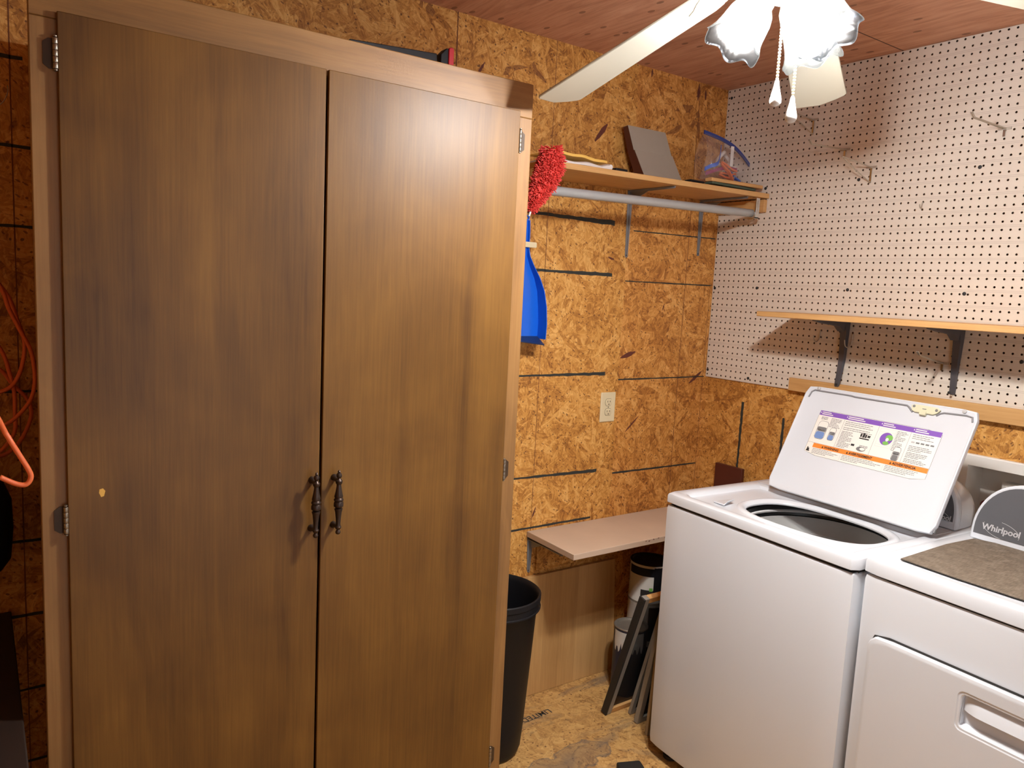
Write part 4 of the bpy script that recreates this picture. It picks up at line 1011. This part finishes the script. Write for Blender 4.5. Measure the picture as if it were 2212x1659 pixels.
# mat on the dryer
mt = thing('dryer_mat', 'taupe woven mat lying on top of the dryer', 'mat', (-.789, -1.2325, FL), -DTH)
mo = [(.062, -.060), (.300, -.046), (.430, -.052), (.447, -.10), (.445, -.69), (.060, -.69), (.064, -.40), (.058, -.20)]
b = BM(); prism(b, [(x, y, z_(.9268)) for x, y in mo], (0, 0, .0026)); link('pile', b, M['mat'], mt, bevel=.0008)
b = BM(); prism(b, [(x - .0015, y, z_(.9260)) for x, y in mo], (0, 0, .0008)); link('backing', b, M['mat_under'], mt)

# ------------------------------------------------------------------ recessed washer valve box
vb = thing('valve_box', 'white recessed laundry valve box in the right wall behind the dryer', 'valve box', (.0, (BY0 + BY1) / 2, BZ0))
b = BM(); fl_ = .036
bridge(b, [[(x, y, z) for y, z in ((BY0 - e, BZ0 - e), (BY1 + e, BZ0 - e), (BY1 + e, BZ1 + e), (BY0 - e, BZ1 + e))] for x, e in ((.0055, fl_), (-.006, fl_ - .001), (-.008, fl_ - .004), (-.008, .0), (-.004, -.0012), (.098, -.0014), (.099, -.0016))], False, True)
link('box_shell', b, M['white_plastic'], vb, local=False, smooth=25)
b = BM(); lathe(b, [(.001, 0), (.011, .001), (.014, .006), (.014, .020), (.010, .026), (.001, .027)], (.045, -1.163, .925), (-.5, -.1, .85), 16); link('valve_knob', b, M['wine'], vb, local=False, smooth=40)
b = BM(); tube(b, catmull([(.050, -1.165, .926), (.040, -1.168, .905), (.020, -1.170, .885), (-.010, -1.172, .870), (-.024, -1.174, .82), (-.024, -1.176, .60)], 6), .011, 12); link('supply_hose', b, M['green_hose'], vb, local=False, smooth=50)
b = BM(); box(b, (.060, -1.40, .87), (.0985, -1.196, 1.018)); box(b, (.055, -1.39, .88), (.0605, -1.206, 1.008)); link('inner_cover', b, M['white_plastic'], vb, local=False, bevel=.003)

# ------------------------------------------------------------------ right wall: rail, shelf, hooks
b = BM(); box(b, (-.0195, -2.2, 1.217), (-.0006, -.4345, 1.2675)); o = link('wall_rail', b, M['pine_y'], None, bevel=.0015); tag(o, 'wooden rail along the bottom edge of the pegboard behind the washer lid', 'rail')
b = BM(); box(b, (-.262, -2.2, 1.5035), (-.0008, -.4385, 1.5225)); o = link('wall_shelf', b, M['pine_y'], None, bevel=.002); tag(o, 'empty light wood shelf board on two brackets across the pegboard', 'shelf')
def solid_bracket(y, zt, zb, reach, label):
    t = thing('shelf_bracket', label, 'bracket', (0, y, zb))
    def P(a, d, z): return (-d, y + a, z)
    b = BM(); lp = []
    for z, w, dp_ in ((zb, .006, .003), (zb + .004, .0095, .0045), (zb + .10, .0125, .012), (zt - .04, .0165, .014), (zt - .002, .0175, .030)):
        d0 = .0009 if z > 1.268 else .0203
        lp.append([P(-w, d0, z), P(-w, d0 + .003, z), P(-w * .75, d0 + dp_, z), P(w * .75, d0 + dp_, z), P(w, d0 + .003, z), P(w, d0, z)])
    bridge(b, lp, True, True); link('wall_leg', b, M['bracket_dark'], t, local=False, smooth=35)
    b = BM(); lp = []
    for d, w, h in ((.031, .0175, .040), (.06, .0165, .020), (.14, .0125, .013), (reach - .004, .0095, .005), (reach, .006, .003)):
        lp.append([P(-w, d, zt), P(-w, d, zt - .003), P(-w * .75, d, zt - h), P(w * .75, d, zt - h), P(w, d, zt - .003), P(w, d, zt)])
    bridge(b, lp, True, True); link('arm', b, M['bracket_dark'], t, local=False, smooth=35)
    for z in (zb + .008, zt - .035):
        b = BM(); lathe(b, [(.0001, 0), (.0045, .0003), (.004, .0022), (.0005, .003)], P(0, (.0165 if z > 1.3 else .0248), z), (-1, 0, 0), 12); link('screw', b, M['seam'], t, local=False, smooth=40)
solid_bracket(-.640, 1.5030, 1.2585, .205, 'dark grey bracket holding the left part of the pegboard shelf')
solid_bracket(-1.040, 1.5030, 1.284, .205, 'dark grey bracket holding the right part of the pegboard shelf')

def peg_arm(y, z, L_, rise, label, brace=False):
    t = thing('pegboard_hook', label, 'hook', (0, y, z), 0, 'wire hooks on the pegboard')
    for s in ((-.004, .004) if not brace else (0.0,)):
        b = BM(); tube(b, [(.004, y + s, z), (-.006, y + s, z), (-L_ * .92, y + s * .6, z + rise), (-L_, y + s * .6, z + rise + (.012 if not brace else 0))], .0021, 6); link('prong', b, M['wire'], t, local=False, smooth=50)
    b = BM(); box(b, (-.0045, y - .019, z - .0035), (-.0008, y + .019, z + .0035)); link('cross_bar', b, M['wire'], t, local=False)
    b = BM(); zl = z - (.055 if brace else .024); box(b, (-.0042, y - .0035, zl), (-.0009, y + .0035, z - .0036)); link('back_plate', b, M['chrome'], t, local=False)
    if brace:
        b = BM(); tube(b, [(-.004, y, zl + .003), (-L_ * .55, y, z - .020), (-L_ * .93, y, z + rise - .003)], .0019, 6); link('brace_wire', b, M['wire'], t, local=False, smooth=50)
peg_arm(-.566, 2.125, .225, -.010, 'long double wire hook just above the braced hook, left of centre on the pegboard')
peg_arm(-.676, 2.051, .190, .012, 'braced wire hook with upright plate in the middle of the pegboard', True)
peg_arm(-1.100, 2.126, .225, .0, 'long double wire hook near the upper right corner of the pegboard')
peg_arm(-.424, 2.252, .170, .006, 'braced wire hook half hidden behind the ceiling fan pull chain', True)
peg_arm(-.998, 1.384, .175, .028, 'wire hook under the pegboard shelf, left of the right bracket')
def j_hook(y, z, s, label):
    t = tag(link('pegboard_hook', (lambda b: (tube(b, catmull([(.004, y, z), (-.004, y, z), (-.005, y, z - .012 * s), (-.008, y, z - .030 * s), (-.022 * s, y, z - .042 * s), (-.040 * s, y, z - .036 * s), (-.046 * s, y, z - .018 * s)], 6), .0020, 8), b)[1])(BM()), M['wire'], None, smooth=50), label, 'hook', 'wire hooks on the pegboard')
j_hook(-.540, 1.460, 1.0, 'curved J-shaped wire hook under the pegboard shelf, left of the left bracket')
j_hook(-.672, 1.455, 1.15, 'curved J-shaped wire hook under the pegboard shelf, right beside the left bracket')
j_hook(-.872, 1.916, .45, 'tiny straight wire hook alone on the open pegboard above the shelf')

# ------------------------------------------------------------------ ceiling fan with light kit
HX, HY, HZ = -1.306, -1.237, 2.244
fan = thing('ceiling_fan', 'white ceiling fan with three lit bell shades and drooping blades', 'ceiling fan', (HX, HY, CE))
b = BM(); lathe(b, [(.065, CE - .001), (.068, CE - .01), (.060, CE - .03), (.085, CE - .05), (.098, CE - .075), (.098, CE - .125), (.085, CE - .150), (.055, CE - .165), (.050, CE - .185)], (HX, HY, 0), seg=40); link('motor_housing', b, M['fan_metal'], fan, local=False, smooth=35)
b = BM(); lathe(b, [(.050, 2.249), (.058, 2.240), (.062, 2.222), (.062, 2.175), (.052, 2.155), (.030, 2.145), (.012, 2.142), (.010, 2.13), (.004, 2.122)], (HX, HY, 0), seg=36); link('light_kit', b, M['fan_metal'], fan, local=False, smooth=35)
def fan_blade(az, droop, pitch, R=.573, w=.131, wr=.101, ch=.030):
    a = math.radians(az); dl = math.radians(droop); ph = math.radians(pitch)
    er = Vector((math.cos(a), math.sin(a), 0)); et = Vector((math.sin(a), -math.cos(a), 0)); Z = Vector((0, 0, 1))
    ra = er * math.cos(dl) - Z * math.sin(dl); nn = er * math.sin(dl) + Z * math.cos(dl); tt = et * math.cos(ph) + nn * math.sin(ph); n2 = ra.cross(tt).normalized()
    H = Vector((HX, HY, HZ)); q = lambda r, s, h=0: H + ra * r + tt * s + n2 * h
    r0 = .155
    pts = [(r0, -wr * .30), (r0 + .012, -wr * .43), (r0 + .035, -wr * .5), (R - .006, -w / 2), (R, -w / 2 + .006), (R, .0), (R - ch * .55, w * .28), (R - ch, w / 2 - .006), (R - ch - .008, w / 2), (r0 + .035, wr * .5), (r0 + .012, wr * .43), (r0, wr * .30)]
    b = BM(); prism(b, [q(r, s, -.003) for r, s in pts], n2 * .006); bl = link('blade', b, M['fan_white'], fan, local=False, bevel=.0015)
    b = BM()
    P = [q(.075, 0, .020), q(.11, 0, .014), q(.15, 0, -.006)]
    lp = [[p + tt * w_ + n2 * .003, p - tt * w_ + n2 * .003, p - tt * w_ - n2 * .003, p + tt * w_ - n2 * .003] for p, w_ in zip(P, (.014, .016, .020))]
    bridge(b, lp, True, True)
    s_ = -.0056 if n2.z > 0 else .0056
    pl = [(.140, -.014), (.155, -.032), (.185, -.038), (.200, -.026), (.215, -.010), (.232, 0), (.215, .010), (.200, .026), (.185, .038), (.155, .032), (.140, .014)]
    prism(b, [q(r, s, s_) for r, s in pl], n2 * (.0024 if s_ < 0 else -.0024))
    for r, s in ((.170, -.020), (.170, .020), (.215, 0)): lathe(b, [(.0045, 0), (.003, .0018)], q(r, s, s_), tuple(n2 * (1 if s_ > 0 else -1)), 10)
    link('blade_bracket', b, M['fan_white'], bl, local=False, smooth=30)
fan_blade(104.0, 21.2, 3.5, .615); fan_blade(25.9, 17.3, 4.6); fan_blade(-64, 19.0, 4.0); fan_blade(205.8, 16.0, 4.0)
BULBS = []
def shade(az, tiltdeg):
    a = math.radians(az); er = Vector((math.cos(a), math.sin(a), 0)); Z = Vector((0, 0, 1)); tl = math.radians(tiltdeg)
    ax = (er * math.cos(tl) - Z * math.sin(tl)).normalized()
    N0 = Vector((HX, HY, 2.162)) + er * .042
    b = BM(); tube(b, [N0 - er * .02 + Z * .003, N0, N0 + ax * .016], [.012, .014, .016], 14); lathe(b, [(.018, .012), (.027, .016), (.029, .022), (.029, .034), (.027, .036)], N0, tuple(ax), 28); arm = link('shade_arm', b, M['fan_metal'], fan, local=False, smooth=35)
    prof = [(.0245, .024), (.0265, .030), (.033, .036), (.040, .046), (.0445, .060), (.0470, .080), (.0485, .092), (.0515, .106), (.0565, .118), (.0600, .124)]
    inner = [(r - .0022, h) for r, h in prof[::-1]]
    def wob(r, h, an, i):
        k = max(0, (h - .075) / .049); return r * (1 + .035 * k * math.cos(6 * an)), h + .0065 * k * math.cos(6 * an)
    b = BM(); lathe(b, prof + inner, N0, tuple(ax), 60, False, False, wob); link('glass_shade', b, M['shade'], arm, local=False, smooth='all')
    bc = N0 + ax * .088
    b = BM(); lathe(b, [(.001, .030), (.014, .0275), (.0235, .018), (.028, .006), (.029, -.004), (.026, -.017), (.018, -.034), (.0135, -.044), (.013, -.056)], bc, tuple(ax), 24); link('bulb', b, M['bulb'], arm, local=False, smooth='all')
for az in (150, 268, 2): shade(az, 60)
def pull(az, r, zt, zb, n_):
    a = math.radians(az); x, y = HX + r * math.cos(a), HY + r * math.sin(a)
    b = BM(); pitch = .0062; k = 0; z = zt
    while z > zb + .045:
        bmesh.ops.create_icosphere(b, subdivisions=1, radius=.0031, matrix=Matrix.Translation((x, y, z))); z -= pitch
    tube(b, [(x, y, zt + .002), (x, y, zb + .040)], .0007, 5)
    c = link('pull_chain', b, M['ivory'], fan, local=False, smooth='all')
    b = BM(); lathe(b, [(.0016, .050), (.0038, .047), (.0052, .038), (.0084, .024), (.0112, .012), (.0112, .006), (.0080, .001), (.003, -.001), (.0005, -.0012)], (x, y, zb), seg=20); link('chain_pendant', b, M['fan_metal'], c, local=False, smooth=60)
pull(206, .028, 2.146, 1.940, 0); pull(268, .034, 2.150, 1.909, 0)

# ------------------------------------------------------------------ left edge: bench, cord
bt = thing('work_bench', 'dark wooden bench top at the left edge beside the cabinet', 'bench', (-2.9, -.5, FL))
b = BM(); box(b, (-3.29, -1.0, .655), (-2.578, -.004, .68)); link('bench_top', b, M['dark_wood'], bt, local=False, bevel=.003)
for x in (-3.26, -2.66):
    for y in (-.96, -.06):
        b = BM(); box(b, (x, y, FL + .0005), (x + .05, y + .05, .6545)); link('leg', b, M['dark_wood'], bt, local=False)
cordp = [(-2.604, -.62, 1.176), (-2.580, -.62, 1.161), (-2.565, -.62, 1.158), (-2.557, -.62, 1.169), (-2.559, -.62, 1.183), (-2.572, -.62, 1.211), (-2.589, -.62, 1.247), (-2.601, -.60, 1.274), (-2.66, -.45, 1.42), (-2.68, -.25, 1.58), (-2.64, -.13, 1.60),
         (-2.582, -.12, 1.505), (-2.567, -.12, 1.456), (-2.543, -.12, 1.398), (-2.527, -.12, 1.361), (-2.520, -.12, 1.319), (-2.520, -.12, 1.278), (-2.529, -.12, 1.240), (-2.553, -.12, 1.206), (-2.586, -.12, 1.181), (-2.66, -.11, 1.16), (-2.72, -.10, 1.35), (-2.66, -.09, 1.58),
         (-2.575, -.09, 1.497), (-2.547, -.09, 1.417), (-2.537, -.09, 1.380), (-2.538, -.09, 1.345), (-2.547, -.09, 1.304), (-2.563, -.09, 1.273), (-2.588, -.09, 1.257), (-2.66, -.085, 1.24), (-2.70, -.08, 1.36), (-2.64, -.075, 1.43),
         (-2.585, -.07, 1.358), (-2.567, -.065, 1.295), (-2.560, -.065, 1.260), (-2.559, -.065, 1.215), (-2.565, -.065, 1.144), (-2.62, -.06, 1.10), (-2.70, -.05, 1.2), (-2.66, -.045, 1.36),
         (-2.587, -.04, 1.305), (-2.560, -.035, 1.265), (-2.535, -.035, 1.235), (-2.525, -.035, 1.208), (-2.526, -.035, 1.180), (-2.540, -.035, 1.142), (-2.560, -.035, 1.112), (-2.595, -.035, 1.09), (-2.70, -.03, 1.08)]
b = BM(); tube(b, catmull(cordp, 6), .0046, 10); o = link('extension_cord', b, M['cord'], None, smooth='all'); tag(o, 'coiled orange extension cord hanging left of the cabinet', 'cord')
ck = thing('cord_hanger', 'black hanger strap on the back wall left of the cabinet', 'hanger', (-2.66, 0, 1.6))
b = BM(); tube(b, catmull([(-2.66, -.001, 1.566), (-2.66, -.05, 1.563), (-2.66, -.15, 1.562), (-2.66, -.175, 1.58)], 5), .005, 8); link('prong', b, M['black'], ck, local=False, smooth=50)
b = BM(); box(b, (-2.68, -.004, 1.56), (-2.64, -.0008, 1.64)); link('plate', b, M['black'], ck, local=False)
b = BM(); lathe(b, [(.001, .0), (.045, .004), (.062, .03), (.068, .10), (.066, .17), (.050, .215), (.020, .225), (.012, .24), (.012, .26)], (-2.640, -.16, .845), seg=24)
o = link('hanging_pouch', b, M['black'], None, smooth=50); tag(o, 'black pouch hanging at the left edge below the orange cord', 'pouch')
b = BM(); tube(b, catmull([(-2.60, -.001, 1.965), (-2.59, -.03, 1.915), (-2.575, -.045, 1.918), (-2.562, -.05, 1.93), (-2.553, -.05, 1.953), (-2.553, -.03, 1.97)], 6), .0012, 6)
o = link('wire_loop', b, M['wire'], None, smooth='all'); tag(o, 'thin bent wire loop on the wall at the far left', 'wire')

ld = bpy.data.lights.new('added_fill_light', 'AREA'); ld.shape = 'RECTANGLE'; ld.size = 1.0; ld.size_y = 1.8; ld.energy = 3.6; ld.color = (.86, .93, 1.0)  # invented soft fill to lift the shaded areas and washer front
lo = bpy.data.objects.new('added_fill_light', ld); COL.objects.link(lo); lo.location = (-1.75, -3.05, 1.05); lo.rotation_euler = (math.radians(90), 0, 0)
# ------------------------------------------------------------------ world, camera, view
w = bpy.data.worlds.new('world'); SC.world = w; w.use_nodes = True
w.node_tree.nodes['Background'].inputs[0].default_value = (1, .95, .9, 1); w.node_tree.nodes['Background'].inputs[1].default_value = .02
cd = bpy.data.cameras.new('camera'); cam = bpy.data.objects.new('camera', cd); COL.objects.link(cam)
Rr = ((0.8176724317837085, -0.5735664770535351, 0.04932839650052314), (-0.030474556687409643, -0.1286918213904721, -0.9912162813946856), (0.5748765917095792, 0.8089869662161432, -0.12270693866598782))
cp = (-2.6334, -2.2365, 1.5558)
cam.matrix_world = Matrix(((Rr[0][0], -Rr[1][0], -Rr[2][0], cp[0]), (Rr[0][1], -Rr[1][1], -Rr[2][1], cp[1]), (Rr[0][2], -Rr[1][2], -Rr[2][2], cp[2]), (0, 0, 0, 1)))
cd.sensor_fit = 'HORIZONTAL'; cd.sensor_width = 36.0; cd.lens = 1645.92 / 2212 * 36.0; cd.clip_start = .02
SC.camera = cam
cy = SC.cycles
cy.max_bounces = 7; cy.diffuse_bounces = 5; cy.glossy_bounces = 3; cy.transmission_bounces = 4; cy.transparent_max_bounces = 8
cy.use_adaptive_sampling = True; cy.adaptive_threshold = .035; cy.caustics_reflective = False; cy.caustics_refractive = False; cy.sample_clamp_indirect = 6.0
SC.view_settings.view_transform = 'Standard'; SC.view_settings.look = 'None'; SC.view_settings.gamma = 1.0; SC.view_settings.use_curve_mapping = False
SC.view_settings.exposure = 1.6
